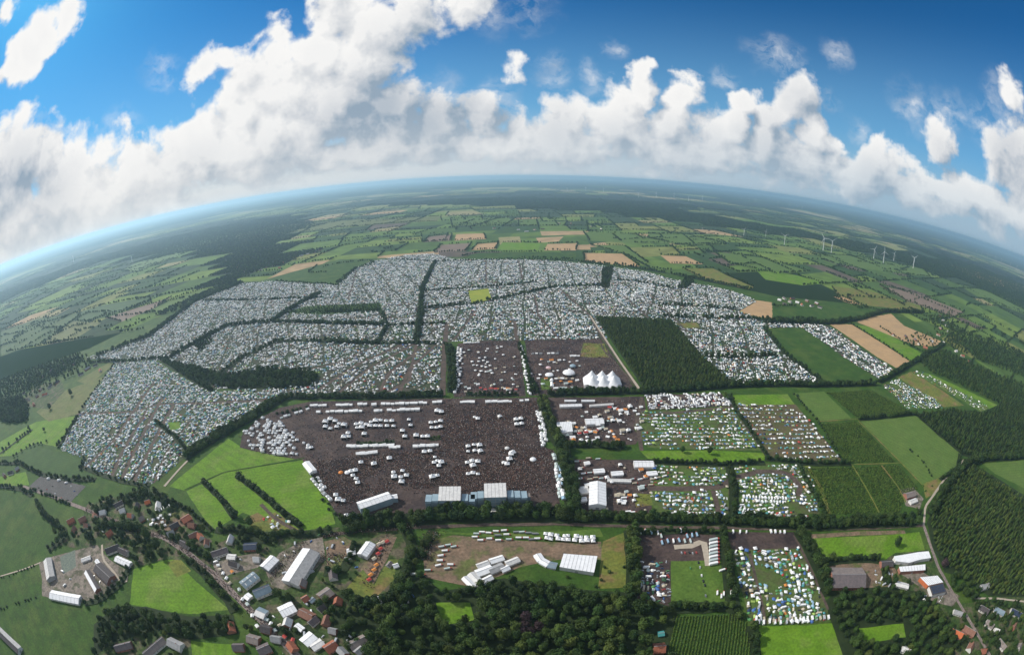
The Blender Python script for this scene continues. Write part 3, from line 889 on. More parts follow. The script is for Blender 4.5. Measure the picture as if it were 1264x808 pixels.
ribbon('field_path', [(1088, 574), (1108, 600), (1118, 620)], 3, GRASS_DRY)
ribbon('field_path', [(1052, 574), (1070, 604), (1086, 634)], 3, GRASS_DRY)
ribbon('field_path', [(996, 575), (1012, 600), (1024, 634)], 7, GRASS_DRY)
ribbon('farm_road', [(0, 711), (30, 702), (50, 694)], 3, GRAVEL)
ribbon('farm_road', [(238, 562), (222, 578), (203, 600)], 5, GRAVEL)

# ------------------------------------------------------------------ trees
def crown_mesh(name, m, kind, seed, nleaf=430):
    """a crown as many leaf-spray faces spread over uneven lobes, with a rough inner mass; base of the tree at z = 0"""
    r = np.random.default_rng(seed)
    vs, fs = [], []

    def spray(p, n, s):
        n = n / (np.linalg.norm(n) + 1e-9)
        n = n + r.normal(0, 0.45, 3)
        n /= np.linalg.norm(n)
        a = np.cross(n, r.normal(0, 1, 3))
        a /= np.linalg.norm(a) + 1e-9
        b = np.cross(n, a)
        o = len(vs)
        w = s * r.uniform(0.7, 1.3)
        h = s * r.uniform(0.7, 1.3)
        vs.extend([p + a * w, p + b * h, p - a * w * 0.9, p - b * h * 0.9])
        fs.append((o, o + 1, o + 2, o + 3))

    if kind == 'cone':
        H = 14
        for i in range(nleaf):
            t = r.random() ** 0.75
            ang = r.uniform(0, 2 * math.pi)
            rad = (1 - t) * 3.4 * r.uniform(0.75, 1.12) + 0.15
            p = np.array([rad * math.cos(ang), rad * math.sin(ang), 1.6 + t * (H - 1.6)])
            spray(p, np.array([math.cos(ang), math.sin(ang), 0.7]), 0.75 * (1.1 - 0.6 * t))
        core = [(2.6, 1.5), (1.8, 6.0), (0.2, 13.2)]
    else:
        H, Wd, base, nl = dict(round=(12, 5.2, 2.4, 9), wide=(11, 6.4, 2.2, 11), tall=(15, 4.0, 2.5, 9), bush=(4.4, 3.0, 0.1, 6))[kind]
        lob = []
        for i in range(nl):
            z = base + (H - base) * r.uniform(0.22, 0.86)
            t = (z - base) / (H - base)
            env = Wd * math.sqrt(max(0.05, 1 - (2 * t - 0.85) ** 2 / 1.4))
            a = r.uniform(0, 2 * math.pi)
            d = env * r.uniform(0.15, 0.62)
            lob.append((np.array([d * math.cos(a), d * math.sin(a), z]), env * r.uniform(0.42, 0.62)))
        lob.append((np.array([0, 0, H * 0.72]), Wd * 0.55))
        for i in range(nleaf):
            c, rad = lob[i % len(lob)]
            n = r.normal(0, 1, 3)
            n[2] = n[2] * 0.8 + 0.25
            n /= np.linalg.norm(n)
            spray(c + n * rad * r.uniform(0.86, 1.06) * np.array([1, 1, 0.85]), n, 0.62 if kind != 'bush' else 0.36)
        core = [(Wd * 0.55, base + 0.1 * H), (Wd * 0.68, H * 0.55), (Wd * 0.28, H * 0.88)]
    n = 7
    o = len(vs)
    for rad, z in core:
        for i in range(n):
            a = 2 * math.pi * i / n
            k = rad * r.uniform(0.8, 1.1)
            vs.append(np.array([k * math.cos(a), k * math.sin(a), z]))
    for j in range(len(core) - 1):
        for i in range(n):
            fs.append((o + j * n + i, o + j * n + (i + 1) % n, o + (j + 1) * n + (i + 1) % n, o + (j + 1) * n + i))
    fs.append(tuple(o + (len(core) - 1) * n + i for i in range(n)))
    return mesh(name, vs, fs, m)


def trunk_mesh(name, kind, seed):
    r = random.Random(seed)
    b = MB()
    H = dict(round=7, wide=6, tall=10, bush=1.5, cone=12)[kind]
    r0 = 0.38 if kind != 'bush' else 0.12
    b.tube((0, 0, 0), (r.uniform(-.2, .2), r.uniform(-.2, .2), H), r0, r0 * 0.45, 6)
    if kind not in ('cone', 'bush'):
        for i in range(4):
            a = r.uniform(0, 6.28)
            z = H * r.uniform(0.35, 0.7)
            b.tube((0, 0, z), (2.4 * math.cos(a), 2.4 * math.sin(a), z + 2.6), 0.18, 0.06, 5)
    return b.me(name, BARK)


SPECIES = {}
for nm, kind, m, seeds in [('round', 'round', LEAF, (1, 2, 3)), ('wide', 'wide', LEAF, (4, 5)), ('dark', 'round', LEAF_D, (6, 7)), ('light', 'round', LEAF_L, (8, 9)), ('tall', 'tall', LEAF, (10, 11)),
                           ('copper', 'wide', LEAF_C, (12,)), ('cone', 'cone', NEEDLE, (13, 14)), ('bush', 'bush', LEAF, (15, 16)), ('nursery', 'bush', NURS, (17, 18)), ('darkbush', 'bush', LEAF_D, (19, 20))]:
    SPECIES[nm] = [(crown_mesh('crown', m, kind, s, 430 if kind != 'bush' else 150), trunk_mesh('trunk', kind, s)) for s in seeds]
SRC = {}        # one standing tree of each shape: its crown also seeds the mass planting
N_TREE = {}


def plant(p, sp, label, group, scale=1.0, rz=None, name='broadleaf_tree', cat='tree', wide=None):
    v = random.randrange(len(SPECIES[sp]))
    cm, tm = SPECIES[sp][v]
    e = link(name, None, None, (p[0], p[1], -0.25), random.uniform(0, 6.28) if rz is None else rz, (scale * (wide or 1), scale * (wide or 1), scale * random.uniform(0.9, 1.1)))
    tag(e, label, cat, group)
    link('trunk', tm, e)
    c = link('crown', cm, e)
    SRC.setdefault((sp, v), c)
    N_TREE[name] = N_TREE.get(name, 0) + 1
    return e


def fill(px, spacing, jit=0.42, world=False):
    """jittered grid inside a polygon"""
    P = np.array(px) if world else A2(px)
    lo, hi = P.min(0), P.max(0)
    gx, gy = np.arange(lo[0], hi[0], spacing), np.arange(lo[1], hi[1], spacing)
    G = np.stack(np.meshgrid(gx, gy), -1).reshape(-1, 2)
    G = G + rng.uniform(-jit, jit, G.shape) * spacing
    return G[inside(G, P)]


MASS = {}       # name -> list of (x, y, sx, sz, species, variant)


def mass(key, P, species, s=(0.8, 1.2), squash=1.0):
    L = MASS.setdefault(key, [])
    for p in P:
        sp = random.choice(species)
        v = random.randrange(len(SPECIES[sp]))
        a = random.uniform(*s)
        L.append((p[0], p[1], a * squash, a * random.uniform(0.85, 1.15), sp, v))


# the near wood: every tree is a thing
WOODPOLY = [(455, 815), (468, 752), (500, 741), (528, 736), (548, 738), (582, 730), (600, 720), (622, 716), (655, 722), (700, 726), (745, 732), (780, 734), (806, 744), (826, 752), (832, 815)]
CLEAR = A2([(536, 742), (582, 742), (588, 766), (546, 773)])
P = fill(WOODPOLY, 10.6)
P = P[~inside(P, CLEAR)]
P = P[~inside(P, A2([(800, 775), (830, 775), (830, 812), (798, 812)]))]
order = np.argsort(np.hypot(P[:, 0], P[:, 1]))
WG = 'trees of the near wood'
cop = at(652, 772)
n_wood = 0
ZONES = [((560, 757), 'at the rim of the clearing in the wood'), ((700, 728), 'on the wood edge facing the huge marquee'), ((600, 722), 'on the wood edge below the catering tents'), ((652, 772), 'around the purple-leaved trees in the wood'), ((820, 770), 'in the wood beside the maize field'),
         ((480, 760), 'in the wood next to the village gardens'), ((770, 745), 'in the wood below the dry grass strip'), ((750, 790), 'in the deep wood near the red roofed house'), ((560, 795), 'in the deep wood below the clearing')]
ZP = [(at(*z), t) for z, t in ZONES]


def wood_zone(p):
    return min(ZP, key=lambda z: (z[0].x - p[0]) ** 2 + (z[0].y - p[1]) ** 2)[1]


for p in P[order]:
    if n_wood >= 225:
        mass('woodland', [p], ['round', 'wide', 'dark'])
        continue
    d = math.hypot(p[0] - cop.x, p[1] - cop.y)
    if d < 12:
        plant(p, 'copper', 'dark purple copper-leaved tree standing in the green wood', 'copper trees in the wood', random.uniform(1.05, 1.25))
    else:
        sp = random.choices(['round', 'wide', 'dark', 'light', 'tall'], [5, 4, 2.4, 2.6, 2])[0]
        sc = random.choice((random.uniform(0.85, 1.2), random.uniform(1.15, 1.65)))
        lk = {'round': 'round green', 'wide': 'wide-crowned green', 'dark': 'dark green', 'light': 'pale yellow-green', 'tall': 'tall narrow green'}[sp]
        sz = 'big ' if sc > 1.35 else 'small ' if sc < 1.05 else ''
        plant(p, sp, f'{sz}{lk} tree {wood_zone(p)}', WG, sc)
    n_wood += 1

# solitary and small groups of trees, each one a thing
for x, y, sp, s, lb in [
    (184, 665, 'wide', 1.7, 'huge broad tree beside the farm pasture'), (175, 672, 'dark', 1.5, 'big dark tree at the corner of the farm pasture'), (196, 676, 'wide', 1.5, 'broad spreading tree beside the farm yard entrance'),
    (112, 667, 'dark', 1.4, 'dark tree between the street and the farm yard'), (150, 662, 'dark', 1.4, 'dark tree standing over the village street bend'), (163, 655, 'wide', 1.3, 'broad tree among the houses by the street'),
    (292, 638, 'dark', 1.3, 'dark round tree at the end of the short pasture hedge'), (310, 648, 'wide', 1.3, 'broad tree at the foot of the bright pasture'), (274, 652, 'round', 1.0, 'round tree between gardens and bright pasture'),
    (1105, 674, 'dark', 1.5, 'dark round tree on the bright meadow by the white factory'), (1163, 698, 'copper', 1.3, 'dark purple tree by the road opposite the factory'),
    (752, 706, 'bush', 1.0, 'lone bush on the yellow grass strip'), (946, 762, 'tall', 0.9, 'narrow tree at the field corner by the vans'), (926, 790, 'dark', 1.0, 'dark tree between maize and bright field'),
    (1008, 690, 'wide', 1.2, 'broad tree at the meadow corner by the tents'), (62, 505, 'dark', 1.6, 'dark tree by the white-roofed western farm'), (88, 488, 'dark', 1.7, 'dark tree on the olive pasture'),
    (36, 530, 'round', 1.1, 'round tree in the western pasture'), (55, 532, 'round', 1.0, 'small tree in the western pasture hedge'), (894, 492, 'light', 1.3, 'pale tree at the end of the truck park'),
    (842, 558, 'round', 1.0, 'round tree on the green strip between campsites'), (875, 560, 'round', 1.1, 'tree at the end of the green strip between campsites'), (872, 545, 'round', .8, 'small round tree inside the sparse campsite'),
    (460, 646, 'wide', 1.2, 'broad tree behind the long scalloped hall'), (492, 640, 'wide', 1.2, 'broad tree at the right end of the scalloped hall'),
    (345, 735, 'wide', 1.2, 'broad tree in front of the long barn'), (359, 741, 'dark', 1.1, 'dark tree between the long barn and the white hall'), (300, 662, 'round', 1.0, 'round garden tree by the blue roof'),
    (1133, 636, 'dark', 1.2, 'dark tree beside the little farm in the nursery'), (1146, 632, 'tall', 1.0, 'tall tree on the forest road corner'),
]:
    plant(at(x, y), sp, lb, None, s)

# wood with clearing on the right, gardens: things too
W4 = [(1022, 742), (1036, 730), (1070, 728), (1100, 726), (1132, 733), (1150, 744), (1172, 772), (1176, 815), (1046, 815), (1036, 790)]
P = fill(W4, 11.5)
P = P[~inside(P, A2([(1058, 774), (1116, 767), (1120, 787), (1066, 796)]))]
CZ = [(at(1090, 780), 'round the little clearing of the copse'), (at(1050, 735), 'behind the brown-roofed barn'), (at(1130, 740), 'in the copse behind the factory yard'), (at(1165, 785), 'in the copse beside the orange tiled house'), (at(1045, 790), 'in the copse beside the bright field')]
for p in P[:70]:
    sp = random.choices(['round', 'wide', 'dark', 'light'], [5, 3, 3, 2])[0]
    sc = random.uniform(0.85, 1.3)
    zn = min(CZ, key=lambda z: (z[0].x - p[0]) ** 2 + (z[0].y - p[1]) ** 2)[1]
    sz = 'big ' if sc > 1.15 else 'small ' if sc < 0.98 else ''
    plant(p, sp, sz + {'round': 'round green', 'wide': 'wide-crowned green', 'dark': 'dark green', 'light': 'pale yellow-green'}[sp] + ' tree ' + zn, 'trees of the copse by the barn', sc)
mass('woodland', P[70:], ['round', 'wide', 'dark'])

# conifer and mixed forests
F_PINE = [(736, 392), (790, 394), (828, 395), (846, 416), (866, 440), (905, 473), (880, 477), (796, 479)]
mass('woodland', fill(F_PINE, 6.6), ['cone', 'cone', 'round', 'cone', 'light'], (0.42, 0.85))
mass('woodland', fill([(1148, 640), (1166, 602), (1200, 576), (1216, 584), (1264, 618), (1275, 640), (1275, 735), (1222, 732), (1190, 708), (1170, 700), (1152, 668)], 7.2), ['cone', 'cone', 'light', 'round', 'tall'], (0.55, 0.85))
mass('woodland', fill([(1132, 512), (1165, 507), (1215, 510), (1235, 500), (1275, 492), (1275, 560), (1208, 566), (1190, 560), (1160, 535)], 8.5), ['round', 'cone', 'dark', 'tall'], (0.6, 0.95))
mass('woodland', fill([(1130, 445), (1165, 432), (1200, 450), (1275, 480), (1275, 492), (1236, 500), (1190, 478), (1150, 460)], 12), ['round', 'dark', 'cone'], (0.7, 1.1))
mass('woodland', fill([(1172, 400), (1200, 412), (1275, 440), (1275, 470), (1215, 448), (1165, 425)], 17), ['round', 'dark', 'cone'], (0.8, 1.2))
mass('woodland', fill([(208, 447), (246, 454), (282, 464), (330, 455), (385, 458), (394, 466), (380, 477), (290, 479), (256, 474), (225, 460)], 9), ['round', 'dark', 'wide'], (0.75, 1.1))
mass('woodland', fill([(352, 387), (385, 379), (468, 375), (470, 382), (400, 388)], 9), ['round', 'dark'], (0.4, 0.6))
mass('woodland', fill([(744, 330), (757, 330), (752, 356), (742, 355)], 11), ['round', 'dark'], (0.7, 1.0))
mass('woodland', fill([(836, 356), (846, 342), (858, 348), (846, 356)], 11), ['round', 'dark'], (0.7, 1.0))
mass('woodland', fill([(240, 430), (252, 412), (262, 410), (262, 424), (248, 434)], 10), ['round', 'dark'], (0.6, 0.9))
mass('woodland', fill([(0, 470), (40, 455), (100, 436), (100, 450), (60, 470), (42, 480), (0, 495)], 15), ['round', 'dark', 'wide'], (0.8, 1.2))
mass('woodland', fill([(0, 495), (25, 490), (36, 500), (34, 520), (12, 524), (0, 520)], 10), ['dark', 'wide'], (0.9, 1.3))
mass('woodland', fill([(120, 770), (145, 752), (180, 752), (232, 764), (285, 762), (292, 780), (235, 786), (190, 776), (140, 790), (120, 808)], 10), ['round', 'wide', 'dark'], (0.8, 1.2))
mass('woodland', fill([(505, 690), (530, 720), (545, 735), (500, 741), (470, 752), (466, 770), (440, 780), (418, 770), (440, 745), (485, 735)], 11), ['round', 'wide', 'dark'], (0.7, 1.0))
mass('woodland', fill([(1200, 738), (1264, 745), (1275, 770), (1275, 815), (1215, 815), (1196, 780)], 15), ['round', 'wide', 'dark'], (0.6, 1.0))
mass('woodland', fill([(1165, 705), (1190, 712), (1212, 735), (1200, 748), (1180, 735)], 11), ['round', 'wide', 'dark'], (0.8, 1.1))

# hedges and belts: line, width, spacing, species, size
HEDGES = [
    ([(352, 491), (400, 490), (470, 490), (547, 488)], 12, 6, 'rd', .75), ([(352, 491), (330, 503), (300, 522), (262, 543), (240, 557), (228, 566)], 22, 7, 'rdw', .9),
    ([(676, 487), (730, 485), (790, 484), (860, 480), (910, 476), (960, 475), (1015, 476), (1080, 474)], 14, 7, 'rd', .85),
    ([(554, 426), (558, 450), (558, 484)], 16, 6, 'rd', .7), ([(641, 425), (651, 455), (655, 486)], 6, 9, 'rd', .5), ([(655, 470), (662, 486)], 12, 6, 'rd', .65), ([(575, 487), (612, 488), (640, 487)], 8, 8, 'd', .6),
    ([(668, 492), (675, 512), (684, 535), (692, 550)], 16, 6, 'rdl', .9), ([(694, 552), (700, 575), (705, 605), (708, 634)], 16, 6, 'rdw', 1.0), ([(690, 550), (730, 549), (770, 552)], 12, 7, 'rdw', .75),
    ([(425, 655), (445, 648), (480, 645), (520, 640), (560, 637), (600, 637), (650, 635), (700, 638)], 20, 7, 'rdwt', 1.1), ([(700, 640), (740, 639), (780, 640), (840, 641), (900, 643)], 14, 7, 'rdw', .85),
    ([(900, 643), (960, 646), (1000, 647), (1060, 645), (1130, 643)], 17, 7, 'rdw', .95), ([(786, 657), (840, 655), (880, 656)], 6, 8, 'rd', .6),
    ([(778, 655), (781, 690), (780, 735)], 12, 6, 'ltr', 1.0), ([(890, 655), (897, 690), (903, 740), (910, 765)], 11, 7, 'rdw', .85), ([(826, 750), (860, 750), (906, 748)], 10, 6, 'rd', .75),
    ([(926, 772), (932, 800), (934, 815)], 8, 8, 'rd', .8), ([(985, 655), (995, 670), (1006, 690), (1016, 712), (1024, 735)], 14, 8, 'rdw', .95), ([(1018, 694), (1050, 690), (1085, 690)], 8, 6, 'rdw', .75),
    ([(1000, 652), (1060, 648), (1130, 647)], 8, 8, 'rd', .7),
    ([(798, 569), (850, 572), (900, 573), (944, 571)], 8, 7, 'rd', .6), ([(944, 566), (965, 568), (1000, 572), (1050, 572)], 9, 7, 'rd', .65), ([(900, 486), (908, 505), (930, 535), (950, 567)], 5, 10, 'rd', .5),
    ([(900, 575), (906, 600), (905, 640)], 10, 9, 'rd', .75), ([(985, 574), (1000, 600), (1020, 636)], 3, 9, 'b', .8), ([(980, 486), (1008, 519), (1042, 572)], 3, 8, 'b', 1.0), ([(985, 574), (1018, 636)], 3, 7, 'b', 1.1),
    ([(1060, 518), (1130, 511)], 6, 8, 'rd', .7), ([(1132, 512), (1160, 537), (1190, 560)], 8, 8, 'rd', .7), ([(1120, 552), (1135, 565), (1152, 590)], 3, 11, 'b', .8),
    ([(1264, 564), (1215, 567), (1190, 575), (1165, 603), (1148, 636)], 14, 7, 'rdt', 1.0), ([(1185, 560), (1182, 577), (1160, 592)], 6, 8, 'rd', .6),
    ([(1085, 472), (1110, 458), (1140, 440), (1165, 425)], 14, 9, 'rd', .9), ([(944, 398), (1000, 399), (1030, 399), (1062, 394), (1090, 385), (1140, 386)], 14, 12, 'rd', .9), ([(968, 436), (1018, 474)], 8, 10, 'rd', .6), ([(943, 405), (968, 436)], 8, 10, 'rd', .6),
    ([(1050, 399), (1125, 447)], 4, 12, 'b', 1.0), ([(1085, 403), (1120, 424), (1150, 440)], 4, 12, 'b', 1.0), ([(870, 440), (905, 441), (958, 439)], 8, 10, 'rd', .7),
    # camp hedges
    ([(250, 371), (320, 370), (398, 367)], 5, 12, 'b', 1.4), ([(395, 362), (365, 378), (336, 397), (282, 402), (242, 424), (205, 444)], 14, 10, 'rd', .75), ([(336, 397), (400, 399), (472, 401)], 7, 10, 'b', 1.8), ([(420, 421), (343, 421), (300, 442), (272, 461)], 11, 10, 'rd', .65),
    ([(112, 447), (160, 446), (205, 442)], 9, 9, 'rd', .6), ([(537, 323), (521, 356), (519, 391), (514, 424)], 12, 10, 'rd', .7), ([(521, 359), (560, 357), (628, 352), (663, 348)], 7, 10, 'rd', .55), ([(524, 381), (582, 375), (620, 368), (691, 353), (743, 353)], 9, 10, 'rd', .65),
    ([(400, 385), (471, 384)], 7, 9, 'rd', .6), ([(400, 422), (466, 424)], 7, 9, 'b', 1.8), ([(466, 424), (552, 424)], 4, 10, 'b', 1.3), ([(552, 399), (480, 401)], 4, 10, 'b', 1.3), ([(471, 384), (478, 402), (466, 424)], 5, 10, 'b', 1.4),
    ([(489, 320), (542, 323), (640, 320), (712, 322)], 7, 12, 'rd', .55), ([(713, 323), (786, 331), (845, 341), (928, 358)], 9, 11, 'rd', .7), ([(761, 345), (800, 350), (832, 356)], 7, 11, 'rd', .6), ([(812, 376), (860, 378), (908, 382)], 7, 11, 'rd', .6),
    ([(817, 391), (870, 392), (920, 393), (1000, 399)], 10, 11, 'rd', .75), ([(300, 349), (240, 373), (185, 415), (120, 440)], 16, 11, 'rd', .8), ([(440, 331), (416, 352), (340, 347)], 6, 12, 'rd', .55), ([(472, 487), (400, 488)], 5, 9, 'b', 1.4),
    ([(262, 482), (222, 458), (200, 444)], 14, 9, 'rd', .7), ([(193, 520), (215, 538), (232, 556)], 7, 8, 'rd', .6), ([(142, 448), (112, 488), (97, 510)], 4, 14, 'b', 1.2), ([(97, 514), (72, 552)], 6, 8, 'rd', .7), ([(104, 566), (100, 580)], 6, 8, 'rd', .6), ([(104, 578), (150, 594), (185, 600)], 6, 12, 'rd', .5),
    # western fields
    ([(0, 560), (20, 545), (40, 530)], 6, 10, 'rd', .7), ([(15, 565), (35, 552), (60, 545)], 4, 14, 'rd', .6), ([(0, 572), (25, 572), (50, 585), (85, 592), (118, 592)], 8, 11, 'rd', .7), ([(0, 600), (28, 604), (40, 612)], 8, 11, 'rd', .7),
    ([(45, 620), (60, 640), (82, 656), (75, 668), (60, 680)], 8, 9, 'rdw', .9), ([(88, 622), (60, 612), (36, 602)], 3, 10, 'b', 1.2), ([(0, 752), (50, 734)], 2.5, 8, 'b', .7), ([(0, 714), (48, 696)], 2.5, 8, 'b', .7),
    # pastures: two hedges with shrubs, and the rim
    ([(293, 587), (320, 607), (345, 628), (372, 650)], 6, 5.5, 'bb', 1.55), ([(250, 593), (262, 605), (275, 617), (284, 630), (290, 640)], 6, 6.5, 'bb', 1.5), ([(376, 570), (390, 590), (400, 612), (412, 640)], 3, 11, 'b', 1.0),
    ([(266, 654), (300, 655), (330, 662), (352, 658), (385, 660), (410, 655)], 9, 8, 'rdw', .75), ([(215, 620), (240, 635), (262, 655)], 5, 9, 'rd', .6),
    # village gardens and the street edge
    ([(232, 690), (255, 710), (285, 745), (290, 755)], 7, 8, 'rdw', .75), ([(206, 660), (232, 672), (262, 690)], 9, 11, 'rdw', .75), ([(400, 706), (420, 708), (432, 690), (440, 670)], 7, 9, 'rdw', .7), ([(425, 730), (440, 746), (480, 742), (505, 720)], 12, 8, 'rdw', .85),
    ([(395, 740), (415, 760), (432, 780), (440, 800)], 14, 11, 'rdw', .7), ([(500, 652), (510, 675), (505, 700), (492, 725), (478, 745)], 10, 8, 'rdw', .85), ([(350, 660), (320, 668), (300, 664)], 8, 10, 'rdw', .7), ([(335, 770), (360, 785), (385, 775)], 8, 12, 'rdw', .6),
    ([(535, 655), (525, 672), (520, 690)], 8, 10, 'rdw', .7), ([(545, 736), (575, 730), (600, 722)], 8, 9, 'rdw', .7), ([(120, 650), (150, 648), (180, 655)], 12, 10, 'rdw', .8), ([(118, 632), (150, 618), (185, 605)], 20, 11, 'rdw', .75), ([(190, 608), (215, 625)], 10, 11, 'rdw', .7),
    ([(160, 700), (150, 720), (125, 740), (105, 745)], 5, 9, 'rd', .6), ([(1092, 700), (1096, 722)], 9, 8, 'rdw', .7), ([(1150, 752), (1170, 772), (1180, 800)], 8, 10, 'rdw', .8), ([(1185, 790), (1200, 800)], 8, 10, 'rdw', .7),
    ([(440, 548), (470, 548), (487, 545)], 7, 6, 'rd', .5), ([(530, 542), (544, 540)], 6, 6, 'rd', .45), ([(380, 502), (364, 506), (340, 512)], 4, 9, 'b', 1.2),
]
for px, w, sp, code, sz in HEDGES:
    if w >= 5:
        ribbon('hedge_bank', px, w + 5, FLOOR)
SPK = {'r': 'round', 'd': 'dark', 'w': 'wide', 'l': 'light', 't': 'tall', 'b': 'darkbush'}
HEDGE_LINES = []
for px, w, sp, code, s in HEDGES:
    L = A2(px)
    HEDGE_LINES.append((L, w * 0.5 + 2.0))
    rows = max(1, int(round(w / 8)))
    for rr in range(rows):
        Q, hd = resample(L, sp)
        offx = ((rr + 0.5) / rows - 0.5) * w + rng.normal(0, 0.9, len(Q))
        Q = Q + np.stack([-np.sin(hd) * offx, np.cos(hd) * offx], 1) + rng.normal(0, sp * 0.16, Q.shape)
        Q = Q[rng.random(len(Q)) < 0.93]
        kf = 1.3 if L[:, 1].mean() > 820 else 1.0
        mass('hedgerow_trees', Q, [SPK[c] for c in code], (s * 0.85 * kf, s * 1.4 * kf), 1.15)

# hedges round the singled-out far fields
for px in EDGES:
    L = A2(px)
    for a, b in zip(L, np.roll(L, -1, 0)):
        if random.random() < .7 and np.hypot(*(b - a)) < 1500:
            d0 = np.hypot(*a)
            Q, hd = resample(np.array([a, b]), 8 + d0 * .002)
            Q = Q[rng.random(len(Q)) < random.choice((1, .9, .7))]
            mass('hedgerow_trees', Q + rng.normal(0, 1.5, Q.shape), ['round', 'dark', 'wide'], (.55 + d0 * 5e-5, 1.05 + d0 * 8e-5))

# nursery rows on the right
for px, row, sp in [([(1021, 485), (1074, 481), (1128, 510), (1080, 515), (1056, 514)], ((1022, 485), (1056, 514)), (3.6, 2.6)), ([(1012, 523), (1057, 520), (1105, 570), (1043, 571)], ((1012, 523), (1043, 571)), (3.6, 2.6)),
                    ([(988, 577), (1109, 574), (1133, 602), (1116, 613), (1110, 634), (1022, 634)], ((988, 577), (1022, 634)), (3.6, 2.6))]:
    P0 = A2(px)
    a, b = A2(row)
    ang = math.atan2(*(b - a)[::-1])
    ca, sa = math.cos(ang), math.sin(ang)
    Q = P0 @ np.array([[ca, -sa], [sa, ca]])
    lo, hi = Q.min(0), Q.max(0)
    G = np.stack(np.meshgrid(np.arange(lo[0], hi[0], sp[1]), np.arange(lo[1], hi[1], sp[0])), -1).reshape(-1, 2) + rng.normal(0, 0.35, (len(np.arange(lo[0], hi[0], sp[1])) * len(np.arange(lo[1], hi[1], sp[0])), 2))
    G = G @ np.array([[ca, sa], [-sa, ca]])
    G = G[inside(G, P0)]
    G = G[rng.random(len(G)) < 0.92]
    for l in ([(1088, 574), (1108, 600), (1118, 620)], [(1052, 574), (1070, 604), (1086, 634)]):
        G = G[~near_line(G, A2(l), 2.0)]
    mass('nursery_shrubs', G, ['nursery', 'nursery', 'bush'], (0.38, 0.62))
# maize
P0 = A2([(832, 760), (919, 757), (928, 812), (822, 812)])
a, b = A2([(848, 760), (836, 812)])
ang = math.atan2(*(b - a)[::-1])
ca, sa = math.cos(ang), math.sin(ang)
Q = P0 @ np.array([[ca, -sa], [sa, ca]])
lo, hi = Q.min(0), Q.max(0)
G = np.stack(np.meshgrid(np.arange(lo[0], hi[0], 1.3), np.arange(lo[1], hi[1], 3.4)), -1).reshape(-1, 2)
G = (G + rng.normal(0, .22, G.shape)) @ np.array([[ca, sa], [-sa, ca]])
G = G[inside(G, P0)]
mass('maize_plants', G, ['nursery'], (0.36, 0.5), 0.85)

# standing shrubs that lend their shape to the shrub masses
for x, y, sp, lb in [(700, 712, 'bush', 'small green bush behind the big flat marquee'), (742, 716, 'darkbush', 'small dark bush on the dry grass strip'), (1142, 606, 'nursery', 'light green nursery shrub by the little farm'),
                     (735, 724, 'bush', 'rounded bush at the lower end of the dry grass'), (1139, 600, 'nursery', 'low nursery shrub on the dry grass by the little farm'), (746, 700, 'darkbush', 'dark thorn bush beside the white marquee'),
                     (770, 700, 'darkbush', 'dark bush under the pale tree row'), (1150, 600, 'nursery', 'young nursery shrub near the forest road')]:
    for v in range(len(SPECIES[sp])):
        pass
    plant(at(x, y), sp, lb, None, 0.9, name='shrub', cat='shrub')
for sp in ('cone', 'bush', 'darkbush', 'nursery', 'tall', 'light', 'round', 'dark', 'wide'):
    for v in range(len(SPECIES[sp])):
        if (sp, v) not in SRC:
            cm, tm = SPECIES[sp][v]
            spot = {'cone': (1186, 712), 'bush': (1198, 742), 'darkbush': (1205, 745), 'nursery': (1131, 628)}.get(sp, (1180, 716))
            p = at(spot[0] + 7 * v, spot[1] + 2 * v)
            nm = 'spruce_tree' if sp == 'cone' else 'shrub' if 'bush' in sp or sp == 'nursery' else 'broadleaf_tree'
            e = link(nm, None, None, (p.x, p.y, -0.25))
            tag(e, {'spruce_tree': 'pointed spruce on the forest edge by the grey house', 'shrub': 'small garden shrub beside the lane under the forest', 'broadleaf_tree': 'tree on the forest edge by the lane'}[nm] + (' (second)' if False else ''), 'tree' if nm != 'shrub' else 'shrub', 'trees and shrubs on the forest edge')
            link('trunk', tm, e)
            SRC[(sp, v)] = link('crown', cm, e)


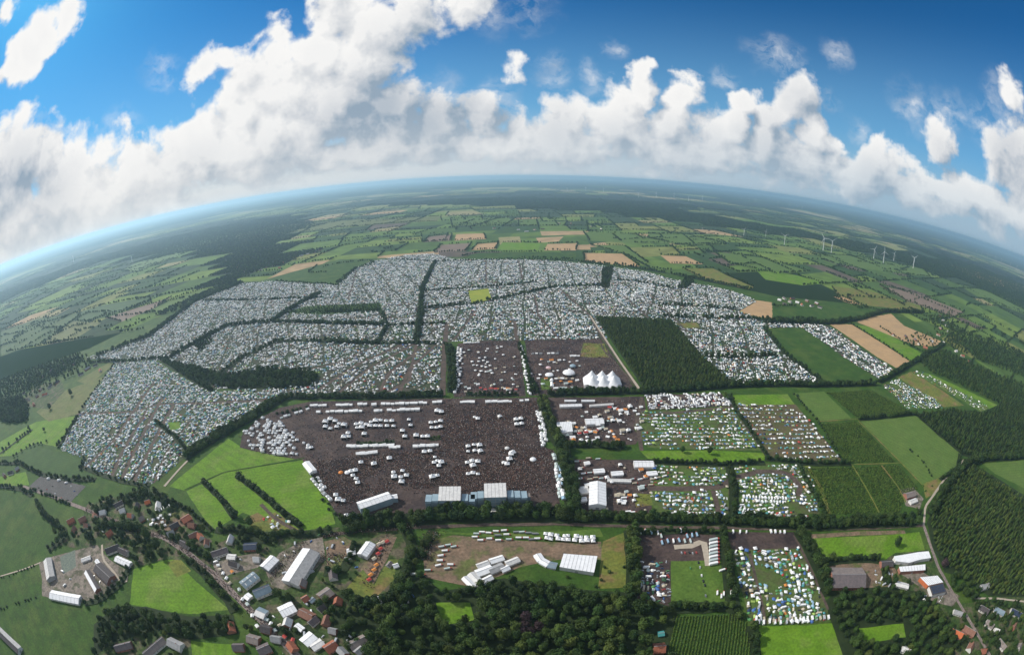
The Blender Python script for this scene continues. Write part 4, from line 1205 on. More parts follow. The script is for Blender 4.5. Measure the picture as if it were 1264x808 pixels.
# ------------------------------------------------------------------ buildings
def gabled(name, label, cat, p1, p2, width, eave, ridge, wall, roof, over=0.5, doors=1, windows=3, chimney=False, skylights=0, roof2=None, group=None, seams=0, z=-0.25, big_door=False):
    """ridge runs from photo pixel p1 to p2 (taken at ridge height); true size in metres"""
    a, b = at(*p1, ridge), at(*p2, ridge)
    c = (a + b) / 2
    L = max(5.0, (b - a).length)
    e = link(name, None, None, (c.x, c.y, z), math.atan2(b.y - a.y, b.x - a.x))
    tag(e, label, cat, group)
    l, w = L / 2, width / 2
    vs = [(-l, -w, 0), (l, -w, 0), (l, w, 0), (-l, w, 0), (-l, -w, eave), (l, -w, eave), (l, w, eave), (-l, w, eave), (-l, 0, ridge), (l, 0, ridge)]
    wl = link('wall', mesh('wall', vs, [(0, 1, 5, 4), (2, 3, 7, 6), (1, 2, 6, 9, 5), (3, 0, 4, 8, 7)], wall), e)
    k = (ridge - eave) / w
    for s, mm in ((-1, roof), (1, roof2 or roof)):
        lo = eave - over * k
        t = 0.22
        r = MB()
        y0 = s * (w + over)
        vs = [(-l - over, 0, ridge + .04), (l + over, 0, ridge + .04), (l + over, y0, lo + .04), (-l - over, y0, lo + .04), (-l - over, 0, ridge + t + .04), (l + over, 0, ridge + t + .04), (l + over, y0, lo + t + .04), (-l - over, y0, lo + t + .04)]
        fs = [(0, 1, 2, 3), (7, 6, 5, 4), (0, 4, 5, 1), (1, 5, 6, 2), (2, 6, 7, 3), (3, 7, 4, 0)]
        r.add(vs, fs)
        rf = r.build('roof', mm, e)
        if seams:
            for i in range(seams + 1):
                x = -l + 2 * l * i / seams
                q = MB()
                q.add([(x - .12, 0, ridge + t + .05), (x + .12, 0, ridge + t + .05), (x + .12, y0, lo + t + .05), (x - .12, y0, lo + t + .05), (x - .12, 0, ridge + t + .14), (x + .12, 0, ridge + t + .14), (x + .12, y0, lo + t + .14), (x - .12, y0, lo + t + .14)],
                      [(7, 6, 5, 4), (0, 4, 7, 3), (1, 2, 6, 5), (2, 3, 7, 6)])
                q.build('seam', GREYM, rf)
        for i in range(skylights):
            x = -l + 2 * l * (i + .5) / skylights
            y1, y2 = y0 * .25, y0 * .7
            z1, z2 = ridge - abs(y1) * k + t + .07, ridge - abs(y2) * k + t + .07
            q = MB()
            q.add([(x - .7, y1, z1), (x + .7, y1, z1), (x + .7, y2, z2), (x - .7, y2, z2)], [(0, 1, 2, 3) if s > 0 else (3, 2, 1, 0)])
            q.build('skylight', OFFWHITE, rf)
    rc = MB().box(-l - over, l + over, -.25, .25, ridge + .22, ridge + .36)
    rc.build('ridge_cap', GREYM, e)
    for s in (-1, 1):
        n = windows
        for i in range(n):
            x = -l + 2 * l * (i + .7) / (n + .4)
            q = MB().box(x - .6, x + .6, s * w - .06, s * w + .06, eave * .38, eave * .38 + min(1.3, eave * .4))
            q.build('window', GLASS, e)
    for i in range(doors):
        x = l if i % 2 == 0 else -l
        dw, dh = (2.2, min(4.0, eave * .85)) if big_door else (.6, min(2.1, eave * .9))
        q = MB().box(x - .06, x + .06, -dw, dw, 0, dh)
        q.build('door', WOOD if not big_door else GREYM, e)
    if chimney:
        q = MB().box(l * .4 - .4, l * .4 + .4, -.4, .4, ridge - .4, ridge + 1.1)
        q.build('chimney', BRICK, e)
    return e


def flat_hall(name, label, cat, corners, h, wall, roof, doors=2, solar=False, side=None, z=-0.25):
    """flat-roofed hall over four photo corners (taken at roof height)"""
    P = [at(x, y, h) for x, y in corners]
    c = sum(P, Vector()) / len(P)
    n = len(P)
    ar = sum(P[i].x * P[(i + 1) % n].y - P[(i + 1) % n].x * P[i].y for i in range(n))
    if ar < 0:
        P.reverse()
    e = link(name, None, None, (c.x, c.y, z))
    tag(e, label, cat)
    q = [(p.x - c.x, p.y - c.y) for p in P]
    b = MB()
    b.add([(x, y, 0) for x, y in q] + [(x, y, h) for x, y in q], [(i, (i + 1) % n, n + (i + 1) % n, n + i) for i in range(n)] + [tuple(range(n, 2 * n))])
    b.build('wall', side or wall, e)
    b = MB()
    q2 = [(x * 1.015, y * 1.015) for x, y in q]
    b.add([(x, y, h + .06) for x, y in q2] + [(x, y, h + .5) for x, y in q2], [(i, (i + 1) % n, n + (i + 1) % n, n + i) for i in range(n)] + [tuple(range(n, 2 * n)), tuple(range(n - 1, -1, -1))])
    rf = b.build('roof', roof, e)
    if n == 4 and roof is WHITE:
        for i in range(1, 9):
            u = i / 9
            a, d = Vector((*q2[0], 0)).lerp(Vector((*q2[1], 0)), u), Vector((*q2[3], 0)).lerp(Vector((*q2[2], 0)), u)
            t = (d - a).normalized()
            w_ = Vector((t.y, -t.x, 0)) * .14
            b = MB()
            z0, z1 = Vector((0, 0, h + .51)), Vector((0, 0, h + .66))
            b.add([a - w_ + z0, a + w_ + z0, d + w_ + z0, d - w_ + z0, a - w_ + z1, a + w_ + z1, d + w_ + z1, d - w_ + z1], [(4, 5, 6, 7), (0, 1, 5, 4), (1, 2, 6, 5), (2, 3, 7, 6), (3, 0, 4, 7)])
            b.build('seam', GREYM, rf)
    for i in range(doors):
        a, d = Vector((*q[i % n], 0)), Vector((*q[(i + 1) % n], 0))
        m = a.lerp(d, .5)
        t = (d - a).normalized()
        nn = Vector((t.y, -t.x, 0)) * .08
        b = MB()
        b.add([m - t * 1.8 + nn, m + t * 1.8 + nn, m + t * 1.8 + nn + Vector((0, 0, h * .6)), m - t * 1.8 + nn + Vector((0, 0, h * .6))], [(0, 1, 2, 3)])
        b.build('door', GREYM, e)
    if solar:
        for i in range(4):
            for j in range(3):
                u0, u1, v0, v1 = .08 + i * .22, .08 + i * .22 + .19, .1 + j * .28, .1 + j * .28 + .24
                f = lambda u, v: Vector((*q[0], 0)).lerp(Vector((*q[1], 0)), u).lerp(Vector((*q[3], 0)).lerp(Vector((*q[2], 0)), u), v) + Vector((0, 0, h + .62))
                b = MB()
                b.add([f(u0, v0), f(u1, v0), f(u1, v1), f(u0, v1)], [(0, 1, 2, 3)])
                b.build('solar_panel', BLUER, rf)
    return e


G = gabled
# western farm
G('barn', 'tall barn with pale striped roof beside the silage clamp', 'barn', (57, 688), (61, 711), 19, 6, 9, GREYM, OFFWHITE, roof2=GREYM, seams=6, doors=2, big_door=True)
G('barn', 'low white-roofed livestock barn at the farm pasture edge', 'barn', (61, 731), (97, 738), 16, 4, 6.5, OFFWHITE, WHITE, windows=6, doors=2, big_door=True, seams=8)
G('barn', 'narrow white-roofed barn in the middle of the farm yard', 'barn', (106, 703), (119, 726), 12, 4, 6.5, BRICK, WHITE, windows=5, roof2=DARKROOF)
G('barn', 'broad dark-roofed barn between white roofs of the farm', 'barn', (118, 696), (135, 712), 21, 5, 9, BRICK, DARKROOF, windows=4, big_door=True)
G('shed', 'small pale shed at the top of the farm yard', 'shed', (100, 690), (111, 686), 8, 3, 4.5, OFFWHITE, OFFWHITE, windows=2)
G('shed', 'small white shed behind the dark barn', 'shed', (118, 690), (123, 697), 7, 3, 4.5, OFFWHITE, WHITE, windows=1)
G('barn', 'white-roofed shed along the curved farm drive', 'barn', (142, 687), (160, 695), 11, 3.5, 5.5, OFFWHITE, WHITE, windows=4, seams=5)
G('farmhouse', 'dark-roofed farmhouse with pale gable by the drive', 'house', (129, 677), (145, 671), 12, 4, 9, RENDER, DARKROOF, chimney=True)
G('farmhouse', 'dark low house next to the drive bend', 'house', (146, 675), (157, 680), 10, 3.5, 7.5, RENDER, DARKROOF, chimney=True)
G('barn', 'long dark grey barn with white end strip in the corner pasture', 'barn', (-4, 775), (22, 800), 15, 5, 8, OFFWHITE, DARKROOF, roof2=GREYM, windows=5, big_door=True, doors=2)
G('house', 'pale-roofed house among dark trees below the pasture', 'house', (176, 806), (200, 786), 12, 4, 8, RENDER, TAUPE, roof2=DARKROOF, chimney=True)
G('house', 'grey-roofed house beside the pale-roofed one', 'house', (206, 788), (222, 796), 13, 4, 8, RENDER, GREYM, chimney=True)
G('house', 'brown-roofed house under trees below the pasture', 'house', (140, 797), (160, 792), 11, 4, 8, BRICK, PURPLE, chimney=True)
# village
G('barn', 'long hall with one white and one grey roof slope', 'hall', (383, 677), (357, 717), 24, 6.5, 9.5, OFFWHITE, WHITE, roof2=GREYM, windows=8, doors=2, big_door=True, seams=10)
G('barn', 'white-roofed hall next to the long two-tone hall', 'hall', (338, 686), (325, 699), 15, 5, 7.5, GREYM, WHITE, windows=3, big_door=True, seams=4)
G('barn', 'blue-grey roofed hall at the village yard', 'hall', (298, 720), (315, 707), 14, 5, 7.5, OFFWHITE, BLUEGREY, windows=4, skylights=3, big_door=True)
G('house', 'dark-roofed house with white walls above the street', 'house', (260, 681), (279, 675), 11, 5, 9, RENDER, PURPLE, chimney=True, windows=5)
G('shed', 'pale small building beside the white-walled house', 'shed', (280, 685), (290, 686), 9, 3.5, 5, RENDER, OFFWHITE)
G('barn', 'dark blue roofed barn under the pasture trees', 'barn', (300, 672), (316, 671), 13, 4, 7, BRICK, BLUER)
G('barn', 'white hall with ridge stripe beside the street', 'hall', (345, 754), (362, 746), 16, 5, 7, OFFWHITE, WHITE, windows=3, seams=5)
G('shed', 'grey and white shed on the street front', 'shed', (316, 752), (327, 757), 13, 4, 6, OFFWHITE, OFFWHITE, roof2=BLUEGREY)
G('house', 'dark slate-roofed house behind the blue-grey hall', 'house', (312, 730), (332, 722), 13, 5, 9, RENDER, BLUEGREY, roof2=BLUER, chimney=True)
G('shed', 'white cube-like shed at the street corner', 'shed', (303, 733), (308, 737), 9, 4, 5, RENDER, WHITE)
G('house', 'orange-brown roofed house among gardens', 'house', (369, 751), (385, 759), 12, 4, 8.5, BRICK, BROWNR, chimney=True)
G('house', 'tan fibre-roofed building beside the dry showground', 'house', (394, 735), (407, 726), 14, 4, 7, BRICK, TAUPE)
G('shed', 'pale blue shed in a back garden', 'shed', (382, 741), (387, 737), 6, 2.6, 4, RENDER, BLUEGREY)
G('house', 'brown tiled house next to the pale blue shed', 'house', (372, 738), (379, 734), 9, 3.5, 7, BRICK, REDROOF)
G('shed', 'white workshop with stepped roofs below the gardens', 'workshop', (374, 792), (386, 782), 13, 4, 5.5, RENDER, WHITE, windows=2)
G('shed', 'white annexe attached to the stepped workshop', 'workshop', (384, 798), (397, 790), 10, 3.5, 5, RENDER, OFFWHITE, windows=2)
G('house', 'grey-brown house at the lower street', 'house', (304, 784), (318, 788), 12, 4, 8, BRICK, TAUPE, chimney=True)
G('house', 'weathered dark house at the lower street corner', 'house', (317, 801), (331, 795), 13, 4, 8, BRICK, PURPLE, chimney=True)
G('house', 'red-roofed house beyond the stepped workshop', 'house', (400, 799), (413, 791), 12, 4, 8.5, BRICK, REDROOF, chimney=True)
G('house', 'grey-brown roofed long house by the wood', 'house', (430, 795), (450, 785), 12, 4, 8, BRICK, TAUPE, chimney=True)
G('house', 'slate-roofed wing beside the wood', 'house', (438, 804), (446, 797), 9, 3.5, 6.5, BRICK, GREYM)
G('shed', 'small white garden building off the street', 'shed', (365, 770), (373, 776), 7, 3, 4, RENDER, WHITE)
G('house', 'red farm roof by the stall yard', 'house', (223, 640), (233, 634), 15, 4, 8, BRICK, REDROOF)
G('house', 'dark house below the red farm roof', 'house', (209, 648), (219, 643), 11, 4, 8, BRICK, DARKROOF, chimney=True)
G('house', 'small orange roof beside the campsite corner', 'house', (178, 618), (184, 616), 9, 3.5, 7, BRICK, ORANGER)
G('house', 'dark house near the car park', 'house', (140, 622), (150, 617), 10, 4, 8, RENDER, DARKROOF, chimney=True)
G('house', 'grey house by the street trees', 'house', (96, 640), (104, 636), 10, 4, 8, BRICK, BROWNR, chimney=True)
G('house', 'brown house between trees above the farm', 'house', (82, 642), (90, 638), 10, 4, 8, BRICK, REDROOF, chimney=True)
G('house', 'brick house on the inner side of the street', 'house', (232, 660), (243, 655), 10, 4, 8, BRICK, BROWNR, chimney=True)
G('house', 'dark roof deep in the upper gardens', 'house', (222, 666), (232, 671), 10, 4, 8, RENDER, DARKROOF, chimney=True)
# eastern hamlet
G('barn', 'big barn with brown fibre roof and pale ridge', 'barn', (1028, 708), (1069, 708), 34, 6, 12, BRICK, PURPLE, roof2=TAUPE, windows=7, doors=2, big_door=True)
flat_hall('factory', 'white flat-roofed factory wing nearest the meadow', 'factory', [(1104, 686), (1134, 681), (1146, 680), (1149, 688), (1136, 690), (1122, 694), (1106, 692)], 6, OFFWHITE, WHITE)
flat_hall('factory', 'long white flat-roofed factory hall behind the yard', 'factory', [(1110, 699), (1142, 696), (1142, 703), (1112, 705)], 6, BRICK, WHITE)
flat_hall('factory', 'white-roofed works with orange side wall', 'factory', [(1136, 712), (1157, 710), (1164, 718), (1146, 722)], 7, OFFWHITE, WHITE, side=ORANGER)
flat_hall('factory', 'works roof covered with dark solar panels', 'factory', [(1147, 723), (1164, 719), (1168, 730), (1151, 734)], 6, OFFWHITE, DARKROOF, solar=True)
G('shed', 'pale roofed shed beside the barn yard', 'shed', (1106, 718), (1122, 722), 9, 3.5, 5, OFFWHITE, OFFWHITE)
G('house', 'dark roofed house between barn and factory', 'house', (1089, 693), (1103, 692), 12, 4, 7.5, BRICK, DARKROOF)
G('house', 'bright orange tiled house in the hamlet', 'house', (1177, 775), (1190, 781), 11, 4, 8.5, BRICK, ORANGER, chimney=True)
G('house', 'red-brown house next to the orange tiled one', 'house', (1192, 771), (1205, 779), 11, 4, 8.5, BRICK, BROWNR, chimney=True)
G('house', 'grey garden house by the lane', 'house', (1179, 752), (1189, 755), 8, 3, 6, RENDER, GREYM)
G('house', 'grey house on the forest edge', 'house', (1212, 722), (1222, 719), 10, 4, 8, RENDER, GREYM, chimney=True)
G('house', 'black-roofed house on the garden path', 'house', (1212, 746), (1222, 752), 10, 4, 8, RENDER, DARKROOF, chimney=True)
G('house', 'slate-grey house second along the garden path', 'house', (1230, 748), (1241, 754), 10, 4, 8, RENDER, BLUEGREY, chimney=True)
G('house', 'dark blue roofed house at the end of the garden path', 'house', (1250, 750), (1264, 757), 11, 4, 8, RENDER, BLUER, chimney=True)
G('house', 'taupe-roofed house beside the lane', 'house', (1220, 764), (1228, 770), 10, 4, 8, RENDER, TAUPE, chimney=True)
G('house', 'taupe-roofed house low on the lane', 'house', (1235, 787), (1243, 797), 10, 4, 8, RENDER, TAUPE, roof2=BROWNR, chimney=True)
G('house', 'cream house in the copse', 'house', (1116, 797), (1125, 801), 10, 4, 7, RENDER, OFFWHITE, chimney=True)
G('house', 'red roofed house at the lower end of the maize', 'house', (808, 797), (822, 796), 12, 4, 8.5, BRICK, REDROOF, chimney=True)
G('shed', 'teal shed behind the red roofed house', 'shed', (813, 781), (820, 780), 6, 2.6, 4, TEAL, TEAL)
G('house', 'grey farm roof at the corner of the nursery', 'house', (1119, 609), (1130, 606), 13, 4, 8, BRICK, TAUPE, chimney=True)
G('shed', 'pale farm shed at the corner of the nursery', 'shed', (1124, 618), (1132, 615), 9, 3.5, 5.5, OFFWHITE, OFFWHITE)
# far hamlets, small
WEST_H, EAST_H, SE_H, NORTH_H = 'houses of the western hamlet', 'houses of the hamlet beyond the camp', 'houses of the eastern village street', 'far village houses'
roofs = [REDROOF, BROWNR, DARKROOF, TAUPE, GREYM, OFFWHITE, PURPLE]
rn = {'red_tiles': 'red', 'brown_tiles': 'brown', 'dark_tiles': 'dark', 'taupe_fibre_roof': 'taupe', 'grey_sheet': 'grey', 'weathered_white': 'pale', 'brown_fibre_roof': 'purple-brown'}


def hamlet(spots, txt, group, size=(10, 16)):
    for x, y in spots:
        a = random.uniform(0, 3.14)
        p = at(x, y)
        L, w = random.uniform(*size), random.uniform(8, 11)
        rm = random.choice(roofs)
        e = link('house', None, None, (p.x, p.y, -0.35), a)
        tag(e, rn[rm.name] + '-roofed house ' + txt, 'house', group)
        hw, hl = w / 2, L / 2
        vs = [(-hl, -hw, 0), (hl, -hw, 0), (hl, hw, 0), (-hl, hw, 0), (-hl, -hw, 3.6), (hl, -hw, 3.6), (hl, hw, 3.6), (-hl, hw, 3.6), (-hl, 0, 8), (hl, 0, 8)]
        link('wall', mesh('wall', vs, [(0, 1, 5, 4), (2, 3, 7, 6), (1, 2, 6, 9, 5), (3, 0, 4, 8, 7)], random.choice((BRICK, RENDER))), e)
        o = .5
        vs = [(-hl - o, -hw - o, 3.3), (hl + o, -hw - o, 3.3), (hl + o, 0, 8.25), (-hl - o, 0, 8.25), (-hl - o, hw + o, 3.3), (hl + o, hw + o, 3.3)]
        link('roof', mesh('roof', vs, [(0, 1, 2, 3), (3, 2, 5, 4)], rm), e)


hamlet([(34, 494), (46, 490), (50, 482), (62, 478), (70, 473), (42, 500), (30, 486), (56, 488)], 'in the hamlet west of the camp', WEST_H, (12, 30))
hamlet([(20, 470), (64, 458), (80, 452), (92, 450), (108, 456), (118, 452), (124, 458), (100, 463), (52, 466), (14, 585), (6, 588), (22, 580)], 'among trees at the western camp edge', 'houses at the western camp edge', (12, 24))
hamlet([(962, 371), (968, 369), (975, 373), (984, 374), (990, 377), (996, 372), (1002, 378), (1008, 375), (1012, 380), (978, 369), (968, 376)], 'in the hamlet beside the tan field', EAST_H, (12, 24))
hamlet([(1160, 390), (1164, 396), (1168, 402), (1161, 406), (1170, 410), (1158, 414), (1150, 422), (1142, 430), (1165, 424), (1160, 386), (1172, 393), (1130, 420), (1118, 416), (1102, 414), (1134, 425), (1196, 446), (1188, 440), (1180, 434)], 'in the village beside the stubble fields', SE_H, (12, 20))
hamlet([(330, 330), (338, 328), (348, 325), (356, 322), (364, 318), (372, 316), (380, 314), (322, 334), (345, 331), (300, 336), (310, 331), (388, 312), (395, 309), (292, 331)], 'in the far village beyond the campsites', NORTH_H, (14, 30))
hamlet([(690, 276), (696, 278), (702, 280), (640, 284), (650, 286), (660, 284), (670, 283), (610, 282), (705, 276), (730, 280), (742, 283), (868, 282), (875, 285)], 'in the farthest visible village', 'houses of the farthest village', (16, 34))

hamlet([(118, 638), (128, 634), (152, 632), (162, 638), (170, 626), (196, 626), (176, 642), (108, 650), (136, 660), (92, 655), (212, 660), (248, 664), (256, 672), (238, 650)], 'among the street gardens above the farm', 'houses along the upper street', (9, 15))
hamlet([(285, 668), (318, 692), (290, 698), (412, 712), (398, 752), (404, 768), (418, 744), (356, 770), (388, 768), (342, 790), (330, 778), (412, 780), (424, 806), (362, 800), (296, 800), (286, 776), (374, 722)], 'among the lower village gardens', 'houses in the lower village', (8, 14))
hamlet([(1228, 780), (1250, 775), (1212, 805), (1256, 800), (1196, 800)], 'under trees along the eastern lane', 'houses on the eastern lane', (9, 13))

# garden trees, hedges and sheds that thicken the village
AVOID = [o for o in COL.objects if o.parent is None and o.get('category') in ('house', 'barn', 'shed', 'hall', 'workshop', 'factory', 'tent hall')]
AV = np.array([(o.location.x, o.location.y) for o in AVOID])
ROADS = [A2([(28, 600), (64, 612), (105, 628), (160, 650), (205, 664), (232, 682), (262, 706), (298, 742), (325, 768), (350, 792), (372, 815)]), A2([(1140, 648), (1148, 672), (1158, 700), (1175, 730), (1196, 765), (1212, 792), (1225, 815)])]


def garden(px, spacing, keep, species=('round', 'wide', 'dark', 'dark', 'light'), s=(.4, .95)):
    Q = fill(px, spacing)
    Q = Q[rng.random(len(Q)) < keep]
    for l in ROADS:
        Q = Q[~near_line(Q, l, 8)]
    d = np.hypot(Q[:, None, 0] - AV[None, :, 0], Q[:, None, 1] - AV[None, :, 1]).min(1)
    mass('hedgerow_trees', Q[d > 13], list(species), s)


garden([(70, 660), (100, 640), (112, 622), (188, 602), (212, 618), (262, 655), (240, 690), (200, 690), (165, 700), (150, 672), (110, 668)], 12, .72, s=(.6, 1.15))
garden([(262, 672), (310, 656), (350, 660), (330, 685), (300, 684), (272, 690), (250, 690)], 11, .6)
garden([(340, 728), (375, 718), (398, 700), (420, 702), (440, 742), (440, 770), (430, 812), (365, 812), (350, 780), (352, 760)], 10, .55)
garden([(296, 770), (330, 782), (350, 812), (300, 812), (292, 785)], 10, .5)
garden([(1082, 700), (1106, 706), (1136, 730), (1120, 728), (1096, 728)], 9, .5)
garden([(1170, 742), (1210, 740), (1264, 745), (1275, 812), (1172, 812)], 11, .62, s=(.55, 1.05))
garden([(122, 800), (140, 786), (190, 776), (238, 784), (236, 812), (122, 815)], 10, .6)
garden([(402, 700), (445, 700), (430, 728), (404, 730)], 9, .55)
garden([(520, 656), (536, 656), (530, 676), (522, 700), (505, 700)], 9, .6)
garden([(20, 500), (80, 470), (130, 445), (100, 438), (30, 470)], 17, .6, s=(.7, 1.2))
garden([(1140, 380), (1175, 385), (1180, 420), (1150, 436), (1110, 425), (1120, 412), (1155, 412)], 22, .6, s=(.7, 1.1))


def scatter(name, items, label):
    """one planting mass: a point per plant, crowns placed on the points"""
    keys = sorted({(i[4], i[5]) for i in items})
    idx = {k: n for n, k in enumerate(keys)}
    N = len(items)
    me = bpy.data.meshes.new(name)
    me.vertices.add(N)
    co = np.zeros((N, 3), np.float32)
    co[:, :2] = [(i[0], i[1]) for i in items]
    co[:, 2] = -0.25
    me.vertices.foreach_set('co', co.ravel())
    scl = np.array([(i[2], i[2], i[3]) for i in items], np.float32)
    me.attributes.new('scl', 'FLOAT_VECTOR', 'POINT').data.foreach_set('vector', scl.ravel())
    me.attributes.new('rot', 'FLOAT', 'POINT').data.foreach_set('value', rng.uniform(0, 6.28, N).astype(np.float32))
    g = bpy.data.node_groups.new(name + '_planting', 'GeometryNodeTree')
    g.interface.new_socket('Geometry', in_out='INPUT', socket_type='NodeSocketGeometry')
    g.interface.new_socket('Geometry', in_out='OUTPUT', socket_type='NodeSocketGeometry')
    n = g.nodes
    gi, go = n.new('NodeGroupInput'), n.new('NodeGroupOutput')
    at_s = n.new('GeometryNodeInputNamedAttribute')
    at_s.data_type = 'FLOAT_VECTOR'
    at_s.inputs[0].default_value = 'scl'
    at_r = n.new('GeometryNodeInputNamedAttribute')
    at_r.inputs[0].default_value = 'rot'
    cx = n.new('ShaderNodeCombineXYZ')
    g.links.new(at_r.outputs[0], cx.inputs[2])
    join = n.new('GeometryNodeJoinGeometry')
    me.attributes.new('idx', 'INT', 'POINT').data.foreach_set('value', np.array([idx[(i[4], i[5])] for i in items], np.int32))
    at_i = n.new('GeometryNodeInputNamedAttribute')
    at_i.data_type = 'INT'
    at_i.inputs[0].default_value = 'idx'
    for k in keys:
        oi = n.new('GeometryNodeObjectInfo')
        oi.transform_space = 'ORIGINAL'
        oi.inputs['Object'].default_value = SRC[k]
        cmp_ = n.new('FunctionNodeCompare')
        cmp_.data_type = 'INT'
        cmp_.operation = 'EQUAL'
        g.links.new(at_i.outputs[0], cmp_.inputs[2])
        cmp_.inputs[3].default_value = idx[k]
        ip = n.new('GeometryNodeInstanceOnPoints')
        g.links.new(gi.outputs[0], ip.inputs['Points'])
        g.links.new(cmp_.outputs[0], ip.inputs['Selection'])
        g.links.new(oi.outputs['Geometry'], ip.inputs['Instance'])
        g.links.new(cx.outputs[0], ip.inputs['Rotation'])
        g.links.new(at_s.outputs[0], ip.inputs['Scale'])
        g.links.new(ip.outputs[0], join.inputs[0])
    g.links.new(join.outputs[0], go.inputs[0])
    o = link(name, me)
    md = o.modifiers.new('planting', 'NODES')
    md.node_group = g
    return tag(o, label, kind='stuff')


mass('country_trees', [], ['round'])
for x, y, sx, sz in FAR_TREES:
    sp = random.choice(('round', 'dark', 'wide', 'dark'))
    MASS['country_trees'].append((x, y, sx, sz, sp, random.randrange(len(SPECIES[sp]))))
for key, lb in [('woodland', 'closed woods and plantations around the camp'), ('hedgerow_trees', 'hedges and tree belts between the camp fields'), ('nursery_shrubs', 'rows of low green shrubs in the tree nursery'),
                ('maize_plants', 'standing maize in the near field'), ('country_trees', 'hedgerow trees and far woods of the open country')]:
    scatter(key, MASS[key], lb)
    print(key, len(MASS[key]))

# ------------------------------------------------------------------ festival buildings
def stage(label, p, wing_l, wing_r):
    """main stage seen from behind: covered tower, wings with screens, ramp"""
    c = at(*p)
    e = link('concert_stage', None, None, (c.x, c.y, -0.25), R(3))
    e.scale = (1.12, 1.15, 1.2)
    tag(e, label, 'stage', 'twin main stages')
    MB().box(-13, 13, -10, 11, 0, 2.2).build('deck', BLACK, e)
    b = MB()
    b.add([(-12, -10, 2.2), (12, -10, 2.2), (12, -10, 17), (-12, -10, 17)], [(0, 1, 2, 3)])
    b.add([(-12, -10, 2.2), (-12, 9, 2.2), (-12, 9, 19), (-12, -10, 17)], [(3, 2, 1, 0)])
    b.add([(12, -10, 2.2), (12, 9, 2.2), (12, 9, 19), (12, -10, 17)], [(0, 1, 2, 3)])
    b.build('back_wall', STAGESIDE, e)
    r = MB()
    n = 6
    for i in range(n):
        x0, x1 = -12.8 + 25.6 * i / n, -12.8 + 25.6 * (i + 1) / n - .25
        r.add([(x0, -11, 17.1), (x1, -11, 17.1), (x1, 11, 19.6), (x0, 11, 19.6), (x0, -11, 17.6), (x1, -11, 17.6), (x1, 11, 20.1), (x0, 11, 20.1)], [(4, 5, 6, 7), (0, 1, 5, 4), (1, 2, 6, 5), (2, 3, 7, 6), (3, 0, 4, 7), (3, 2, 1, 0)])
    r.build('roof', OFFWHITE, e)
    for i in range(5):
        x = -12 + 24 * i / 4
        MB().box(x - .3, x + .3, -10.5, -10.05, 0, 17).build('column', STEEL, e)
    for i in range(3):
        MB().box(-12, 12, -10.3, -10.04, 5 + 4 * i, 5.35 + 4 * i).build('crossbeam', STEEL, e)
    for s, wd in ((-1, wing_l), (1, wing_r)):
        if not wd:
            continue
        x = s * 13.5
        for i in range(wd):
            w = MB().box(min(x, x + s * 7.2), max(x, x + s * 7.2), -8, 4.2, 0, 14.5 - 1.0 * i)
            wo = w.build('wing', STAGESIDE, e)
            MB().box(min(x, x + s * 7.2) + .5, max(x, x + s * 7.2) - .5, -8.25, -8.04, 3, 12 - 1.0 * i).build('screen', BLUEGREY, wo)
            x += s * 7.8
    MB().box(-9, 9, -17, -11.2, 0, 1.6).build('loading_ramp', OFFWHITE, e)
    return e


stage('main stage with white roof nearer the scalloped hall', (557, 624), 2, 2)
stage('main stage with white roof beside the dark tower block', (612, 620), 2, 3)
flat_hall('tower_block', 'dark box-shaped tower at the end of the main stages', 'tower', [(645, 608), (654, 608), (655, 613), (646, 613)], 13, BLUEGREY, TAUPE)
G('stage_hall', 'long hall with scalloped white roof by the crowd', 'hall', (442, 622), (481, 609), 15, 11, 13, STAGESIDE, WHITE, seams=8, windows=0, big_door=True)
G('service_hut', 'pale hut at the right end of the scalloped hall', 'hut', (483, 612), (490, 611), 8, 8, 9, STAGESIDE, WHITE, windows=0)
G('white_hall', 'white box-like tent hall at the pasture corner', 'tent hall', (377, 569), (386, 580), 12, 5, 7, WHITE, WHITE, windows=0)
G('marquee', 'very large white gabled marquee in the service area', 'marquee', (738, 593), (738, 621), 22, 8, 11, WHITE, WHITE, seams=8, windows=0, big_door=True)
G('marquee', 'grey-white marquee left of the very large one', 'marquee', (714, 603), (726, 602), 14, 4, 6, OFFWHITE, OFFWHITE, windows=0)
G('marquee', 'low white tent below the grey-white marquee', 'marquee', (716, 615), (724, 614), 8, 3.5, 5, WHITE, WHITE, windows=0)
flat_hall('marquee', 'square white tent beside the tree belt', 'marquee', [(687, 521), (705, 520), (707, 532), (689, 534)], 7, OFFWHITE, WHITE)
G('marquee', 'white hall tent in the middle of the eastern stalls', 'marquee', (723, 518), (745, 517), 17, 5, 8, OFFWHITE, WHITE, windows=0, seams=4)
G('marquee', 'long white tent with stalls under the tree belt', 'marquee', (691, 499), (718, 498), 9, 4, 6, OFFWHITE, WHITE, windows=0, seams=6)
G('marquee', 'slender pale tent at the top of the eastern stalls', 'marquee', (728, 499), (757, 497), 6, 3.5, 5, OFFWHITE, OFFWHITE, windows=0)
G('marquee', 'thin white tent roof at the very top of the stall field', 'marquee', (697, 493), (711, 493), 5, 3.5, 5, OFFWHITE, WHITE, windows=0)
G('marquee', 'second thin white tent roof at the top of the stall field', 'marquee', (718, 493), (734, 493), 5, 3.5, 5, OFFWHITE, WHITE, windows=0)
G('marquee', 'white hall at the upper end of the truck yard', 'marquee', (783, 570), (807, 570), 15, 5, 8, OFFWHITE, WHITE, windows=0, seams=5)
G('marquee', 'long low roof across the truck yard', 'marquee', (750, 591), (779, 592), 6, 3.5, 4.5, OFFWHITE, OFFWHITE, windows=0)
G('marquee', 'short white roof in the truck yard', 'marquee', (733, 580), (746, 579), 9, 4, 5.5, OFFWHITE, WHITE, windows=0)
